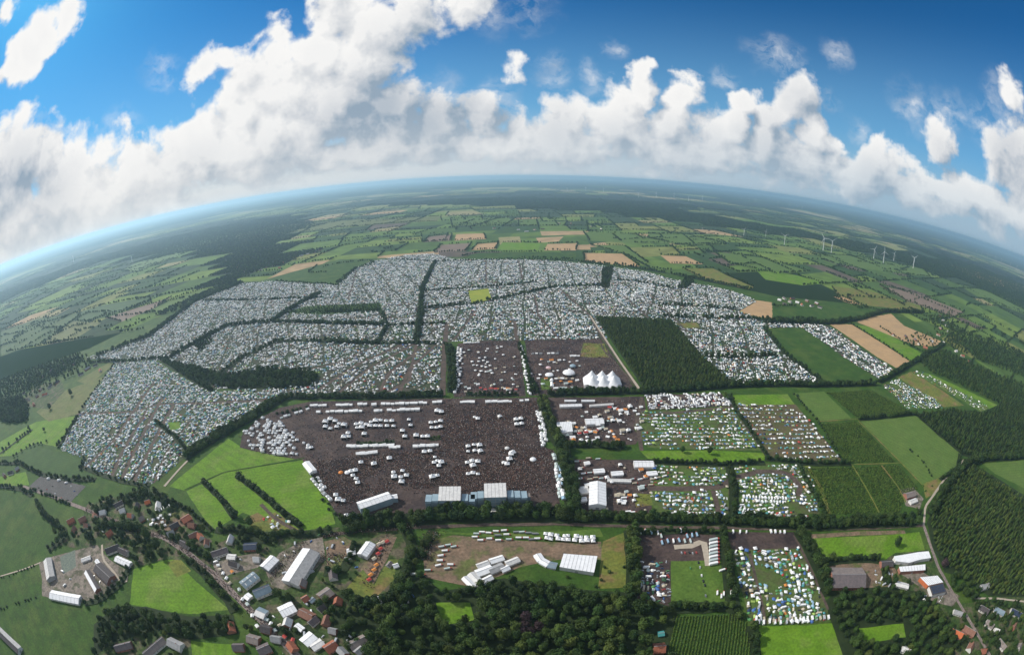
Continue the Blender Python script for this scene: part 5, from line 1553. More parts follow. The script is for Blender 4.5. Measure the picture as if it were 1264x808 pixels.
G('marquee', 'tilted white roof in the truck yard', 'marquee', (755, 583), (769, 582), 9, 4, 5.5, OFFWHITE, WHITE, windows=0)
G('marquee', 'white roof beside the tilted one in the truck yard', 'marquee', (799, 583), (811, 582), 9, 4, 5.5, OFFWHITE, WHITE, windows=0)
flat_hall('marquee', 'huge flat white marquee in the backstage field', 'marquee', [(696, 683), (737, 686), (733, 706), (691, 699)], 6, OFFWHITE, WHITE, doors=4)
G('tent_hall', 'white arched tent hall beside the dry showground', 'tent hall', (457, 668), (446, 683), 13, 6, 8.5, OFFWHITE, WHITE, windows=0, seams=6, big_door=True)
G('marquee', 'small white tent left of the arched hall', 'marquee', (428, 679), (438, 678), 10, 3, 5, OFFWHITE, WHITE, windows=0)
G('marquee', 'round-looking white tent group at the end of the showground', 'marquee', (458, 738), (471, 739), 11, 3.5, 6, WHITE, WHITE, windows=0)
G('marquee', 'yellowish small tent on the showground edge', 'marquee', (478, 697), (482, 692), 6, 2.5, 4.5, OFFWHITE, TAUPE, windows=0)
G('marquee', 'white small tent on the showground edge', 'marquee', (485, 697), (491, 695), 6, 2.5, 4.5, OFFWHITE, WHITE, windows=0)
for (a, b, w, m, lb) in [((573, 711), (585, 723), 7, WHITE, 'first white tube tent of the catering cluster'), ((581, 706), (597, 722), 9, OFFWHITE, 'second broad tube tent of the catering cluster'), ((588, 706), (607, 699), 10, WHITE, 'white roof in the middle of the catering cluster'),
                         ((604, 703), (621, 696), 10, GREYM, 'grey roof in the catering cluster'), ((605, 691), (621, 686), 8, WHITE, 'white roof on the upper rim of the catering cluster'), ((625, 694), (640, 688), 8, OFFWHITE, 'off-white roof at the right end of the catering cluster'),
                         ((589, 697), (603, 692), 7, OFFWHITE, 'off-white roof above the tube tents'), ((597, 715), (607, 710), 7, WHITE, 'white roof below the middle of the catering cluster'), ((619, 702), (628, 698), 7, WHITE, 'small white roof beside the grey one')]:
    G('catering_tent', lb, 'tent', a, b, w, 3.2, 5, OFFWHITE, m, windows=0)
for i, (a, b) in enumerate([((663, 683), (668, 690)), ((668, 690), (677, 695)), ((677, 695), (687, 697))]):
    G('catering_tent', ['upper', 'middle', 'lower'][i] + ' bay of the curved white tent by the huge marquee', 'tent', a, b, 9, 3, 4.2, OFFWHITE, WHITE if i < 2 else BLUEGREY, windows=0)


def circus():
    c = at(743, 474)
    e = link('big_top', None, None, (c.x, c.y, -0.25), R(-4))
    tag(e, 'huge white big top with six peaks beside the dark plantation', 'big top')
    W, D, nx, ny = 38.0, 29.0, 49, 37
    peaks = [(x, y) for x in (-21, 0, 21) for y in (-11, 11)]

    def hgt(x, y):
        h = 7.0
        for px, py in peaks:
            d = math.hypot(x - px, y - py)
            h = max(h, 7 + 19.0 * max(0.0, 1 - d / 21.0) ** 1.7)
        return h
    vs, fs = [], []
    for j in range(ny):
        for i in range(nx):
            u, v = 2 * i / (nx - 1) - 1, 2 * j / (ny - 1) - 1
            k = 1.0
            if abs(u) > .7 and abs(v) > .55:
                k = 1 - .28 * ((abs(u) - .7) / .3) * ((abs(v) - .55) / .45)
            x, y = u * W * k, v * D * k
            edge = max(abs(u), abs(v))
            z = hgt(x, y) - (1.2 * max(0, (edge - .9) / .1))
            vs.append((x, y, z))
    for j in range(ny - 1):
        for i in range(nx - 1):
            o = j * nx + i
            fs.append((o, o + 1, o + nx + 1, o + nx))
    link('canopy', mesh('canopy', vs, fs, WHITE, smooth=True), e)
    rim = [vs[i] for i in range(nx)] + [vs[j * nx + nx - 1] for j in range(1, ny)] + [vs[(ny - 1) * nx + i] for i in range(nx - 2, -1, -1)] + [vs[j * nx] for j in range(ny - 2, 0, -1)]
    b = MB()
    n = len(rim)
    b.add([(x * .985, y * .985, 0) for x, y, z in rim] + [(x * .985, y * .985, z) for x, y, z in rim], [(i, (i + 1) % n, n + (i + 1) % n, n + i) for i in range(n)])
    b.build('side_wall', OFFWHITE, e)
    for x, y in peaks:
        MB().tube((x, y, 0), (x, y, 29), .3, .2, 6).build('mast', STEEL, e)


circus()


def dome_pavilion(label, px, rad, h, m):
    c = at(*px)
    e = link('pavilion', None, None, (c.x, c.y, -0.25))
    tag(e, label, 'pavilion')
    n = 14
    b = MB()
    rings = [(rad, h * .45), (rad * .86, h * .7), (rad * .5, h * .9), (rad * .12, h)]
    vs = [(r * math.cos(2 * math.pi * i / n), r * math.sin(2 * math.pi * i / n), z) for r, z in rings for i in range(n)]
    fs = [(j * n + i, j * n + (i + 1) % n, (j + 1) * n + (i + 1) % n, (j + 1) * n + i) for j in range(3) for i in range(n)] + [tuple(3 * n + i for i in range(n))]
    b.add(vs, fs)
    b.build('canopy', m, e)
    for i in range(0, n, 2):
        a = 2 * math.pi * i / n
        MB().tube((rad * .97 * math.cos(a), rad * .97 * math.sin(a), 0), (rad * .97 * math.cos(a), rad * .97 * math.sin(a), h * .46), .12, .12, 5).build('post', STEEL, e)


dome_pavilion('pinkish dome pavilion on the northern ground', (677, 455), 6, 6, mat('pink_canvas', (0.62, 0.45, 0.47)))
dome_pavilion('white dome pavilion below the pinkish one', (678, 464), 9, 7, WHITE)
dome_pavilion('larger white dome pavilion left of the big top', (702, 462), 13, 10, WHITE)
dome_pavilion('bluish pavilion behind the larger white dome', (707, 453), 7, 7, STAGESIDE)
dome_pavilion('white umbrella pavilion in the main crowd', (658, 568), 5, 5, WHITE)
dome_pavilion('small white umbrella pavilion between the crowds', (626, 554), 4, 4.5, OFFWHITE)
dome_pavilion('orange-topped small pavilion in the western crowd', (421, 584), 4, 4.5, ORANGE)
dome_pavilion('white round pavilion in the western crowd', (429, 584), 4.5, 4.5, WHITE)

# ------------------------------------------------------------------ small repeats: stalls, pagodas, vehicles, tents
def proto_stall(m):
    b = MB()
    b.box(-2.6, 2.6, -2.2, 2.2, 0, 2.5)
    w = ('body', b.me('body', OFFWHITE))
    r = MB()
    r.add([(-3, -2.7, 2.52), (3, -2.7, 2.52), (3, 2.7, 2.52), (-3, 2.7, 2.52), (-3, 0, 3.9), (3, 0, 3.9)], [(0, 1, 5, 4), (2, 3, 4, 5), (1, 2, 5), (3, 0, 4), (3, 2, 1, 0)])
    c = MB().box(-2.3, 2.3, -2.6, -2.25, 1.0, 1.15)
    return [w, ('roof', r.me('roof', m)), ('counter', c.me('counter', WOOD))]


def proto_pagoda(m):
    n = 4
    r = MB()
    s = 2.5
    vs = [(-s, -s, 2.6), (s, -s, 2.6), (s, s, 2.6), (-s, s, 2.6), (-s * .45, -s * .45, 3.5), (s * .45, -s * .45, 3.5), (s * .45, s * .45, 3.5), (-s * .45, s * .45, 3.5), (0, 0, 5.2)]
    r.add(vs, [(0, 1, 5, 4), (1, 2, 6, 5), (2, 3, 7, 6), (3, 0, 4, 7), (4, 5, 8), (5, 6, 8), (6, 7, 8), (7, 4, 8)])
    w = MB()
    w.add([(-s, -s, 0), (s, -s, 0), (s, s, 0), (-s, s, 0), (-s, -s, 2.59), (s, -s, 2.59), (s, s, 2.59), (-s, s, 2.59)], [(1, 2, 6, 5), (2, 3, 7, 6), (3, 0, 4, 7)])
    return [('canopy', r.me('canopy', m)), ('side_wall', w.me('side_wall', OFFWHITE))]


def proto_truck(m, cabm):
    b = MB().box(-5.6, 5.6, -1.45, 1.45, 1.1, 4.2)
    c = MB().box(6.0, 8.0, -1.3, 1.3, .6, 3.4)
    c2 = MB().box(7.98, 8.06, -1.1, 1.1, 1.9, 3.0)
    out = [('trailer', b.me('trailer', m)), ('cab', c.me('cab', cabm)), ('windscreen', c2.me('windscreen', GLASS))]
    for x in (-4.6, -3.3, 6.8):
        for s in (-1, 1):
            w = MB().tube((x, s * 1.05, .5), (x, s * 1.35, .5), .5, .5, 8)
            out.append(('wheel', w.me('wheel', TYRE)))
    return out


def proto_car(m):
    b = MB()
    b.box(-2.1, 2.1, -.88, .88, .3, .95, 0, .06)
    b.box(-1.5, 1.0, -.8, .8, .95, 1.5, 1, .28)
    b.box(-1.2, .7, -.52, .52, 1.5, 1.53, 0)
    for x in (-1.35, 1.35):
        for s in (-1, 1):
            b.tube((x, s * .7, .32), (x, s * .9, .32), .32, .32, 8, 2)
    return b.me('parked_car', [m, GLASS, TYRE])


def proto_van(m):
    b = MB()
    b.box(-3.1, 3.1, -1.1, 1.1, .45, 2.75, 0, .08)
    b.box(3.0, 3.9, -1.0, 1.0, .45, 1.5, 0, .05)
    b.add([(3.02, -.95, 1.6), (3.02, .95, 1.6), (3.03, .95, 2.5), (3.03, -.95, 2.5)], [(0, 1, 2, 3)], 1)
    for s in (-1, 1):
        b.box(-1.8, -.4, s * 1.1 - .03, s * 1.1 + .03, 1.5, 2.1, 1)
        for x in (-2.0, 2.6):
            b.tube((x, s * .85, .4), (x, s * 1.1, .4), .4, .4, 8, 2)
    return b.me('camper_van', [m, GLASS, TYRE])


def proto_dome(m, door=True):
    b = MB()
    n = 10
    rings = [(1.9, 0), (1.75, .6), (1.25, 1.15), (.55, 1.5)]
    vs = [(r * 1.15 * math.cos(2 * math.pi * (i + .5) / n), r * math.sin(2 * math.pi * (i + .5) / n), z) for r, z in rings for i in range(n)] + [(0, 0, 1.6)]
    fs = [(j * n + i, j * n + (i + 1) % n, (j + 1) * n + (i + 1) % n, (j + 1) * n + i) for j in range(3) for i in range(n)] + [(3 * n + i, 3 * n + (i + 1) % n, 4 * n) for i in range(n)]
    b.add(vs, fs)
    b.add([(2.1, -.5, .05), (2.1, .5, .05), (1.75, .35, 1.0), (1.75, -.35, 1.0)], [(0, 1, 2, 3)], 1)
    b.add([(1.6, -.9, 1.02), (2.9, -.8, .9), (2.9, .8, .9), (1.6, .9, 1.02)], [(0, 1, 2, 3)], 0)
    return b.me('dome_tent', [m, BLACK])


def proto_ridge(m):
    b = MB()
    b.add([(-2.3, -1.6, 0), (2.3, -1.6, 0), (2.3, 1.6, 0), (-2.3, 1.6, 0), (-2.1, 0, 1.9), (2.1, 0, 1.9)], [(0, 1, 5, 4), (2, 3, 4, 5), (3, 0, 4)])
    b.add([(2.3, -1.6, 0), (2.3, 1.6, 0), (2.1, 0, 1.9)], [(0, 1, 2)], 1)
    return b.me('ridge_tent', [m, BLACK])


def proto_gazebo(m):
    s = 1.55
    b = MB()
    b.add([(-s, -s, 2.1), (s, -s, 2.1), (s, s, 2.1), (-s, s, 2.1), (0, 0, 2.9), (-s, -s, 1.85), (s, -s, 1.85), (s, s, 1.85), (-s, s, 1.85)], [(0, 1, 4), (1, 2, 4), (2, 3, 4), (3, 0, 4), (5, 6, 1, 0), (6, 7, 2, 1), (7, 8, 3, 2), (8, 5, 0, 3)])
    for x in (-s, s):
        for y in (-s, s):
            b.tube((x * .97, y * .97, 0), (x * .97, y * .97, 1.9), .04, .04, 4, 1)
    return b.me('gazebo', [m, STEEL])


FAB = {'white': (0.84, 0.84, 0.83), 'pale grey': (0.48, 0.55, 0.53), 'light blue': (0.30, 0.45, 0.58), 'blue': (0.07, 0.15, 0.38), 'teal': (0.10, 0.32, 0.32), 'green': (0.10, 0.26, 0.09), 'dark green': (0.04, 0.10, 0.05),
       'lime': (0.38, 0.52, 0.14), 'beige': (0.50, 0.44, 0.33), 'dark blue': (0.03, 0.05, 0.11), 'grey': (0.22, 0.23, 0.24), 'orange': (0.62, 0.24, 0.06), 'red': (0.42, 0.06, 0.05), 'black': (0.025, 0.025, 0.03), 'yellow': (0.66, 0.52, 0.12), 'silver': (0.42, 0.44, 0.46)}
FM = {n: mat('fabric_' + n.replace(' ', '_'), c, tuple(x * .85 for x in c), 1.2, rough=.65) for n, c in FAB.items()}
PM = {n: mat('paint_' + n.replace(' ', '_'), c, rough=.3, spec=.5) for n, c in FAB.items() if n in ('white', 'silver', 'grey', 'black', 'blue', 'dark blue', 'red', 'green', 'beige')}
MIX = {  # (kind, colour) weights
    'mixed': dict(kind=(('dome_tent', .50), ('ridge_tent', .06), ('gazebo', .16), ('parked_car', .20), ('camper_van', .08)), col=('white', 5, 'pale grey', 3, 'light blue', 2.4, 'blue', 1.2, 'teal', 2.0, 'green', 2.0, 'dark green', 1.6, 'lime', 1.2, 'beige', 1.6, 'grey', 1.0, 'dark blue', .8, 'orange', .35, 'red', .3)),
    'white': dict(kind=(('dome_tent', .42), ('ridge_tent', .03), ('gazebo', .20), ('parked_car', .20), ('camper_van', .15)), col=('white', 8, 'pale grey', 5, 'light blue', 3.0, 'blue', .8, 'teal', 1.5, 'green', 1.0, 'dark green', .8, 'lime', .6, 'beige', 1.5, 'grey', .8, 'dark blue', .6, 'orange', .2, 'red', .15)),
    'colour': dict(kind=(('dome_tent', .58), ('ridge_tent', .05), ('gazebo', .16), ('parked_car', .15), ('camper_van', .06)), col=('white', 3.2, 'pale grey', 2, 'light blue', 3, 'blue', 1.5, 'teal', 3, 'green', 2.4, 'dark green', 1.6, 'lime', 1.4, 'beige', 1.8, 'grey', 1.0, 'dark blue', 1.2, 'orange', .5, 'red', .4)),
    'teal': dict(kind=(('dome_tent', .55), ('ridge_tent', .05), ('gazebo', .15), ('parked_car', .18), ('camper_van', .07)), col=('white', 4.5, 'pale grey', 3.5, 'light blue', 2.6, 'blue', 1.2, 'teal', 3.0, 'green', 2.4, 'dark green', 1.6, 'lime', 1.2, 'beige', 1.0, 'grey', .8, 'dark blue', .9, 'orange', .2, 'red', .2)),
    'cars': dict(kind=(('dome_tent', .25), ('gazebo', .08), ('parked_car', .47), ('camper_van', .20)), col=('white', 4, 'pale grey', 2, 'light blue', 1.5, 'blue', 1, 'teal', 1, 'green', 1.3, 'dark green', 1.5, 'beige', 1.0, 'grey', 1.5, 'dark blue', 1.5, 'black', 1)),
    'vans': dict(kind=(('camper_van', .62), ('parked_car', .15), ('gazebo', .18), ('dome_tent', .05)), col=('white', 7, 'pale grey', 3, 'beige', 1, 'red', .6, 'grey', .6)),
    'pagoda': dict(kind=(('pagoda_tent', 1.0),), col=('white', 1)),
}
CARCOL = ('white', 'silver', 'silver', 'grey', 'black', 'black', 'blue', 'dark blue', 'red', 'green', 'white')
VANCOL = ('white', 'white', 'white', 'white', 'white', 'beige', 'silver')
ITEMS = []      # (kind, colour, x, y, yaw, scale, site)
SITES = ['in the tight rows of the western campsite', 'in the great northern campsite', 'in the campsite north of the market', 'in the campsite behind the plantation', 'in the narrow car camp beside the stubble field', 'in the small camp by the nursery',
         'in the row along the eastern strip', 'in the crowded van park east of the big top', 'in the sparse grass campsite below the van park', 'in the neat rows of the eastern row campsite', 'in the looped-track campsite above the road', 'in the colourful campsite beside the maize field',
         'in the dark parking yard beside the wood', 'in the dense white cluster west of the crowd', 'in the little camp between the pasture hedges']
BLOCK = [(A2(px), w / 2 + .5) for px, w in TRACKS] + HEDGE_LINES
HOLES = [A2([(208, 447), (246, 454), (282, 464), (330, 455), (385, 458), (394, 466), (380, 477), (290, 479), (256, 474), (225, 460)]), A2([(345, 387), (380, 378), (470, 374), (472, 384), (400, 388)]), A2([(578, 359), (603, 356), (607, 371), (582, 374)]),
         A2([(744, 330), (757, 330), (752, 356), (742, 355)]), A2([(836, 356), (846, 342), (858, 348), (846, 356)]), A2([(206, 521), (222, 520), (224, 530), (210, 530)]), A2(F_PINE), A2([(830, 398), (862, 398), (866, 404), (845, 406)])]
for ci, c in enumerate(CAMPS):
    P0 = CAMP_POLY[ci]
    a, b = A2(c['row'])
    ang = math.atan2(*(b - a)[::-1])
    ca, sa = math.cos(ang), math.sin(ang)
    Q = P0 @ np.array([[ca, -sa], [sa, ca]])
    lo, hi = Q.min(0), Q.max(0)
    gx, gy = np.arange(lo[0], hi[0], c['sp'][1]), np.arange(lo[1], hi[1], c['sp'][0])
    Gd = np.stack(np.meshgrid(gx, gy), -1).reshape(-1, 2)
    Gd = Gd + rng.normal(0, 1, Gd.shape) * np.array([1.0, .55])
    Gd = Gd @ np.array([[ca, sa], [-sa, ca]])
    Gd = Gd[inside(Gd, P0)]
    Gd = Gd[rng.random(len(Gd)) < c['use']]
    for L, w in BLOCK:
        Gd = Gd[~near_line(Gd, L, w)]
    for h in HOLES:
        Gd = Gd[~inside(Gd, h)]
    # lanes between the blocks of pitches
    vq = Gd @ np.array([-sa, ca])
    uq = Gd @ np.array([ca, sa])
    if c['mix'] in ('white', 'cars') and len(Gd) > 900:
        keep = ((vq + 2 * np.sin(uq / 40)) % 41) > 5
        keep &= ((uq + 3 * np.sin(vq / 50)) % 97) > 6
        Gd, vq, uq = Gd[keep], vq[keep], uq[keep]
    # open patches where nobody camps
    f = np.sin(Gd[:, 0] / 23 + ci) * np.sin(Gd[:, 1] / 19 + 2 * ci) + .5 * np.sin(Gd[:, 0] / 9.1 + Gd[:, 1] / 13.7)
    Gd = Gd[f < (1.12 if c['mix'] in ('white', 'teal') else .85)]
    if c['mix'] in ('white', 'teal', 'cars'):      # camps within the camp: clusters with gaps between
        g1 = np.sin(Gd[:, 0] / 5.3 + 1.7 * np.sin(Gd[:, 1] / 11)) * np.sin(Gd[:, 1] / 6.1 + 1.3 * np.sin(Gd[:, 0] / 13 + ci))
        Gd = Gd[(g1 + rng.normal(0, .25, len(Gd))) < (.72 if c['mix'] != 'teal' else .85)]
    mx = MIX[c['mix']]
    ks, kw = [k for k, _ in mx['kind']], [w for _, w in mx['kind']]
    cs, cw = mx['col'][0::2], mx['col'][1::2]
    for p in Gd:
        kd = random.choices(ks, kw)[0]
        cl = random.choices(cs, cw)[0]
        if kd == 'parked_car':
            cl = random.choice(CARCOL)
        elif kd == 'camper_van':
            cl = random.choice(VANCOL)
        elif kd == 'gazebo' and random.random() < .45:
            cl = 'white'
        yaw = ang + random.choice((0, math.pi / 2, math.pi, -math.pi / 2)) + random.gauss(0, .25 if kd != 'dome_tent' else .6)
        s = random.uniform(.85, 1.4) if kd == 'dome_tent' else random.uniform(1.0, 1.7) if kd == 'gazebo' else random.uniform(.8, 1.45) if kd == 'pagoda_tent' else random.uniform(.92, 1.1)
        st = SITES[ci]
        if c['mix'] == 'pagoda':
            st = min(((at(300, 545), 'in the white cluster by the pasture fence'), (at(325, 520), 'in the white cluster under the hedge corner'), (at(355, 530), 'in the white cluster facing the open crowd ground'), (at(345, 558), 'in the white cluster above the field path'), (at(378, 557), 'in the white cluster near the box-like hall'), (at(325, 540), 'in the middle of the white cluster')),
                     key=lambda z: (z[0].x - p[0]) ** 2 + (z[0].y - p[1]) ** 2)[1]
        ITEMS.append((kd, cl, p[0], p[1], yaw, s, st))


def rowof(kind, cols, a, b, step, site, jit=.4, yaw=None, sc=1.15):
    """a line of like things between two photo points"""
    L = A2([a, b])
    Q, hd = resample(L, step)
    for p, h in zip(Q, hd):
        if random.random() < .08:
            continue
        ITEMS.append((kind, random.choice(cols), p[0] + random.gauss(0, jit), p[1] + random.gauss(0, jit), (h + (math.pi / 2 if kind == 'camper_van' else 0) if yaw is None else yaw) + random.gauss(0, .08), random.uniform(.8, 1.12) * (sc if kind in ('market_stall', 'pagoda_tent') else 1), site))


def spot(kind, col, x, y, yaw, site, s=1.0):
    p = at(x, y)
    ITEMS.append((kind, col, p.x, p.y, yaw, s, site))


W = ('white',)
# rows of stalls on the festival ground
for a, b, t in [((382, 502), (454, 500), 'in the hedge-side stall row toward the white tent cluster'), ((459, 500), (546, 497), 'in the hedge-side stall row toward the market gate'), ((391, 509), (454, 508), 'in the crowd-side stall row toward the white tent cluster'), ((461, 508), (518, 506), 'in the crowd-side stall row toward the market gate')]:
    rowof('market_stall', W, a, b, 8.6, t, .7, sc=1.5)
rowof('market_stall', W, (568, 497), (590, 497), 6.4, 'in the gate row between market and main crowd', .6, sc=1.4)
rowof('market_stall', W, (600, 497), (632, 496), 6.4, 'in the gate row between market and main crowd', .6, sc=1.4)
rowof('market_stall', W, (641, 495), (654, 495), 7, 'in the gate row between market and main crowd', .6, sc=1.4)
rowof('market_stall', W, (429, 552), (487, 550), 6.6, 'beside the short hedge in the western crowd', .6, sc=1.4)
rowof('market_stall', W, (430, 562), (466, 559), 6.6, 'beside the short hedge in the western crowd', .6, sc=1.4)
rowof('market_stall', W, (480, 553), (541, 550), 6.4, 'in the row below the food court', .6, sc=1.4)
rowof('pagoda_tent', W, (663, 507), (671, 552), 6.2, 'along the tree belt beside the main crowd', 1.2)
rowof('pagoda_tent', W, (667, 509), (673, 545), 7, 'along the tree belt beside the main crowd', 1.2)
rowof('market_stall', ('white', 'pale grey'), (684, 562), (692, 620), 7, 'in the column right of the main crowd', .8)
rowof('market_stall', ('white', 'light blue'), (691, 575), (696, 618), 7.5, 'in the column right of the main crowd', .8)
rowof('pagoda_tent', W, (643, 427), (654, 488), 6, 'in the aisle between market and northern ground', 1.5)
rowof('pagoda_tent', W, (565, 428), (563, 486), 6.5, 'along the hedge of the market', 1.5)
rowof('pagoda_tent', W, (569, 430), (567, 480), 8, 'along the hedge of the market', 2)
rowof('market_stall', W, (572, 424), (592, 423), 6.6, 'at the top of the market')
rowof('market_stall', ('white', 'pale grey'), (683, 480), (708, 479), 6.4, 'round the lawn on the northern ground')
rowof('market_stall', W, (681, 468), (681, 478), 6.4, 'round the lawn on the northern ground')
rowof('market_stall', ('white', 'beige'), (684, 468), (708, 468), 6.6, 'round the lawn on the northern ground')
rowof('market_stall', ('white', 'grey'), (655, 437), (690, 437), 9, 'on the line across the northern ground')
rowof('market_stall', W, (703, 440), (716, 440), 6.4, 'on the line across the northern ground')
rowof('pagoda_tent', W, (384, 590), (409, 620), 8, 'along the pasture fence', 1)
rowof('pagoda_tent', W, (390, 590), (402, 604), 7, 'along the pasture fence', 1)
rowof('pagoda_tent', W, (670, 660), (735, 664), 7, 'in the double backstage row', .8)
rowof('pagoda_tent', W, (670, 665), (735, 669), 7, 'in the double backstage row', .8)
rowof('market_stall', ('white', 'pale grey'), (345, 517), (382, 505), 8, 'along the hedge corner of the western crowd', 1)
rowof('market_stall', ('orange', 'beige', 'white', 'red'), (747, 505), (785, 507), 8, 'in the orange-roofed corner of the eastern stalls', 2)
rowof('market_stall', ('white', 'beige', 'orange'), (710, 528), (750, 538), 6.5, 'between the hall tents of the eastern stalls', 3)
rowof('market_stall', ('white', 'red', 'beige'), (712, 536), (748, 530), 6.5, 'between the hall tents of the eastern stalls', 3)
rowof('market_stall', ('orange', 'yellow'), (754, 532), (760, 542), 6.5, 'in the orange row of the eastern stalls')
rowof('market_stall', ('white', 'beige', 'orange', 'red'), (756, 610), (780, 612), 7, 'behind the very large marquee', 2)
rowof('market_stall', ('white', 'beige', 'red'), (756, 618), (780, 622), 7, 'behind the very large marquee', 2)
rowof('market_stall', ('beige', 'orange', 'white', 'red'), (592, 480), (640, 482), 8, 'at the lower end of the market', 2.5)
# food court
FC = 'in the food court of the western crowd'
for x, y in [(402, 522), (408, 519), (414, 521), (419, 524), (416, 528), (408, 530), (402, 528), (425, 526), (440, 525), (446, 524), (452, 525), (441, 529), (447, 529), (458, 522), (464, 521), (470, 520), (457, 527), (464, 527), (470, 527), (477, 521), (484, 521), (478, 527), (486, 527), (425, 541), (431, 540), (430, 536), (450, 537),
             (532, 523), (538, 522), (544, 521), (533, 529), (539, 529), (544, 528), (540, 509), (545, 510), (500, 540), (514, 539), (522, 540), (528, 540), (505, 519), (507, 526), (497, 533)]:
    spot('pagoda_tent', 'white', x, y, random.uniform(0, .3), FC if x > 495 else 'in the ring of bars below the stall rows' if x < 430 else 'in the bar block above the short hedge', random.uniform(1.2, 2.0))
for lb, pts in [('in the white cluster before the main stages', [(578, 552), (585, 550), (592, 551), (578, 558), (586, 557), (593, 558)]), ('round the control tower in the main crowd', [(577, 572), (583, 570), (590, 571), (584, 576), (578, 586), (584, 585), (590, 586)]),
                ('on the right of the main crowd', [(626, 574), (629, 568), (631, 562), (633, 560), (622, 572)]), ('in the cross-shaped bar of the western crowd', [(486, 584), (497, 582), (487, 590), (495, 590), (496, 596), (502, 588)]),
                ('between the two crowds', [(537, 565), (540, 570), (542, 576), (545, 572), (536, 572)]), ('in the upper main crowd', [(637, 519), (643, 518), (638, 525), (644, 524), (590, 518), (586, 516), (617, 515)]),
                ('in the T-shaped bar of the western crowd', [(434, 583), (439, 582), (436, 588), (440, 592), (442, 597)]), ('lone in the western crowd', [(446, 572), (462, 574), (481, 567), (531, 558), (524, 559), (418, 618), (424, 619), (415, 612), (434, 640), (428, 637), (540, 588), (534, 590)])]:
    for x, y in pts:
        spot('pagoda_tent', 'white', x, y, random.uniform(0, .5), lb, random.uniform(1.0, 1.7))
for i in range(46):
    x, y = random.uniform(572, 640), random.uniform(428, 486)
    spot(random.choice(('pagoda_tent', 'market_stall')), random.choice(('white', 'white', 'beige', 'pale grey')), x, y, random.uniform(0, .4), 'scattered through the market', random.uniform(.8, 1.2))
for x, y in [(591, 447), (597, 446), (602, 448), (589, 452), (595, 453), (600, 454), (605, 452), (587, 458), (594, 459), (600, 460), (606, 458), (592, 443), (599, 442)]:
    spot('pagoda_tent', 'white', x, y, random.uniform(0, .4), 'in the white knot in the market', 1.15)
SR = random.Random(5)
for n_, (x0, x1, y0, y1), t in [(46, (692, 780, 502, 546), 'scattered between the eastern hall tents'), (26, (712, 798, 572, 630), 'scattered round the truck yard'), (30, (656, 716, 444, 482), 'scattered over the northern ground'), (16, (760, 795, 500, 545), 'at the camp side of the eastern stalls')]:
    for i in range(n_):
        spot(SR.choice(('pagoda_tent', 'market_stall', 'gazebo')), SR.choice(('white', 'white', 'white', 'beige', 'pale grey', 'orange')), SR.uniform(x0, x1), SR.uniform(y0, y1), SR.uniform(0, .3), t, SR.uniform(.9, 1.5))
# trucks
TW = ('white', 'pale grey')
for i, (x, y) in enumerate([(588, 659), (595, 657), (586, 663), (603, 658), (612, 656), (622, 655), (614, 661), (625, 660), (604, 665), (615, 667), (628, 666), (593, 667), (637, 657), (644, 657), (652, 658), (660, 659), (649, 664), (656, 666), (663, 665), (640, 664)]):
    spot('articulated_truck', random.choice(('white', 'white', 'white', 'pale grey', 'grey')), x, y, random.gauss(0, .05), 'parked in the backstage truck row', .62)
for x, y in [(545, 675), (549, 680), (544, 686), (543, 692), (541, 698), (553, 673), (560, 675), (556, 697), (552, 702), (508, 709), (514, 708), (520, 710), (528, 704)]:
    spot('articulated_truck', random.choice(('white', 'pale grey')), x, y, random.gauss(.25, .1), 'beside the earth yard under the trees', .62)
for x, y in [(717, 578), (720, 585), (716, 591), (728, 592), (735, 590), (742, 591), (728, 584), (780, 592), (783, 597), (790, 592), (797, 590), (805, 592), (793, 600), (803, 599), (812, 590), (815, 597), (820, 588), (712, 570), (726, 566), (738, 567)]:
    spot('articulated_truck', random.choice(('white', 'white', 'pale grey', 'beige')), x, y, random.gauss(0.03, .06), 'in the brown truck yard by the great marquee', .62)
for i in range(8):
    spot('articulated_truck', 'white' if i % 2 else 'pale grey', 880, 667 + i * 4.2, 0.02, 'in the neat truck rank by the gravel bend')
for x, y in [(790, 657), (797, 656), (804, 657), (812, 658), (816, 662), (840, 655), (848, 662), (854, 661), (860, 660), (817, 670), (824, 668), (831, 668), (838, 667), (845, 668), (852, 668)]:
    spot('articulated_truck', random.choice(('white', 'pale grey', 'light blue')), x, y, random.gauss(1.5, .06), 'in the dark yard along the belt', .62)
rowof('camper_van', W, (901, 656), (925, 657), 7, 'along the top of the colourful campsite')
rowof('camper_van', W, (948, 656), (971, 657), 7, 'along the top of the colourful campsite')
rowof('camper_van', ('white', 'white', 'beige', 'silver'), (930, 764), (1024, 762), 5.4, 'in the line of vans at the edge of the bright field')
rowof('camper_van', ('white', 'white', 'silver'), (932, 768), (1000, 766), 6.5, 'in the line of vans at the edge of the bright field')
rowof('camper_van', W, (916, 613), (972, 616), 4.6, 'in the white van rows of the looped-track campsite', .6)
rowof('camper_van', W, (916, 618), (968, 620), 4.6, 'in the white van rows of the looped-track campsite', .6)
rowof('camper_van', W, (912, 626), (936, 636), 4.6, 'in the white van rows of the looped-track campsite', .6)
rowof('camper_van', W, (914, 631), (930, 637), 4.6, 'in the white van rows of the looped-track campsite', .6)
rowof('parked_car', ('silver', 'white', 'blue', 'grey'), (980, 617), (1000, 622), 2.6, 'in the car rank at the nursery track', .2, R(80))
rowof('parked_car', ('silver', 'white', 'black', 'grey', 'red'), (952, 635), (998, 637), 2.7, 'in the car rank above the road belt', .2, R(85))
for x, y in [(60, 591), (73, 593), (82, 596)]:
    spot('camper_van', 'white', x, y, .6, 'alone on the grey car park', 1.2)
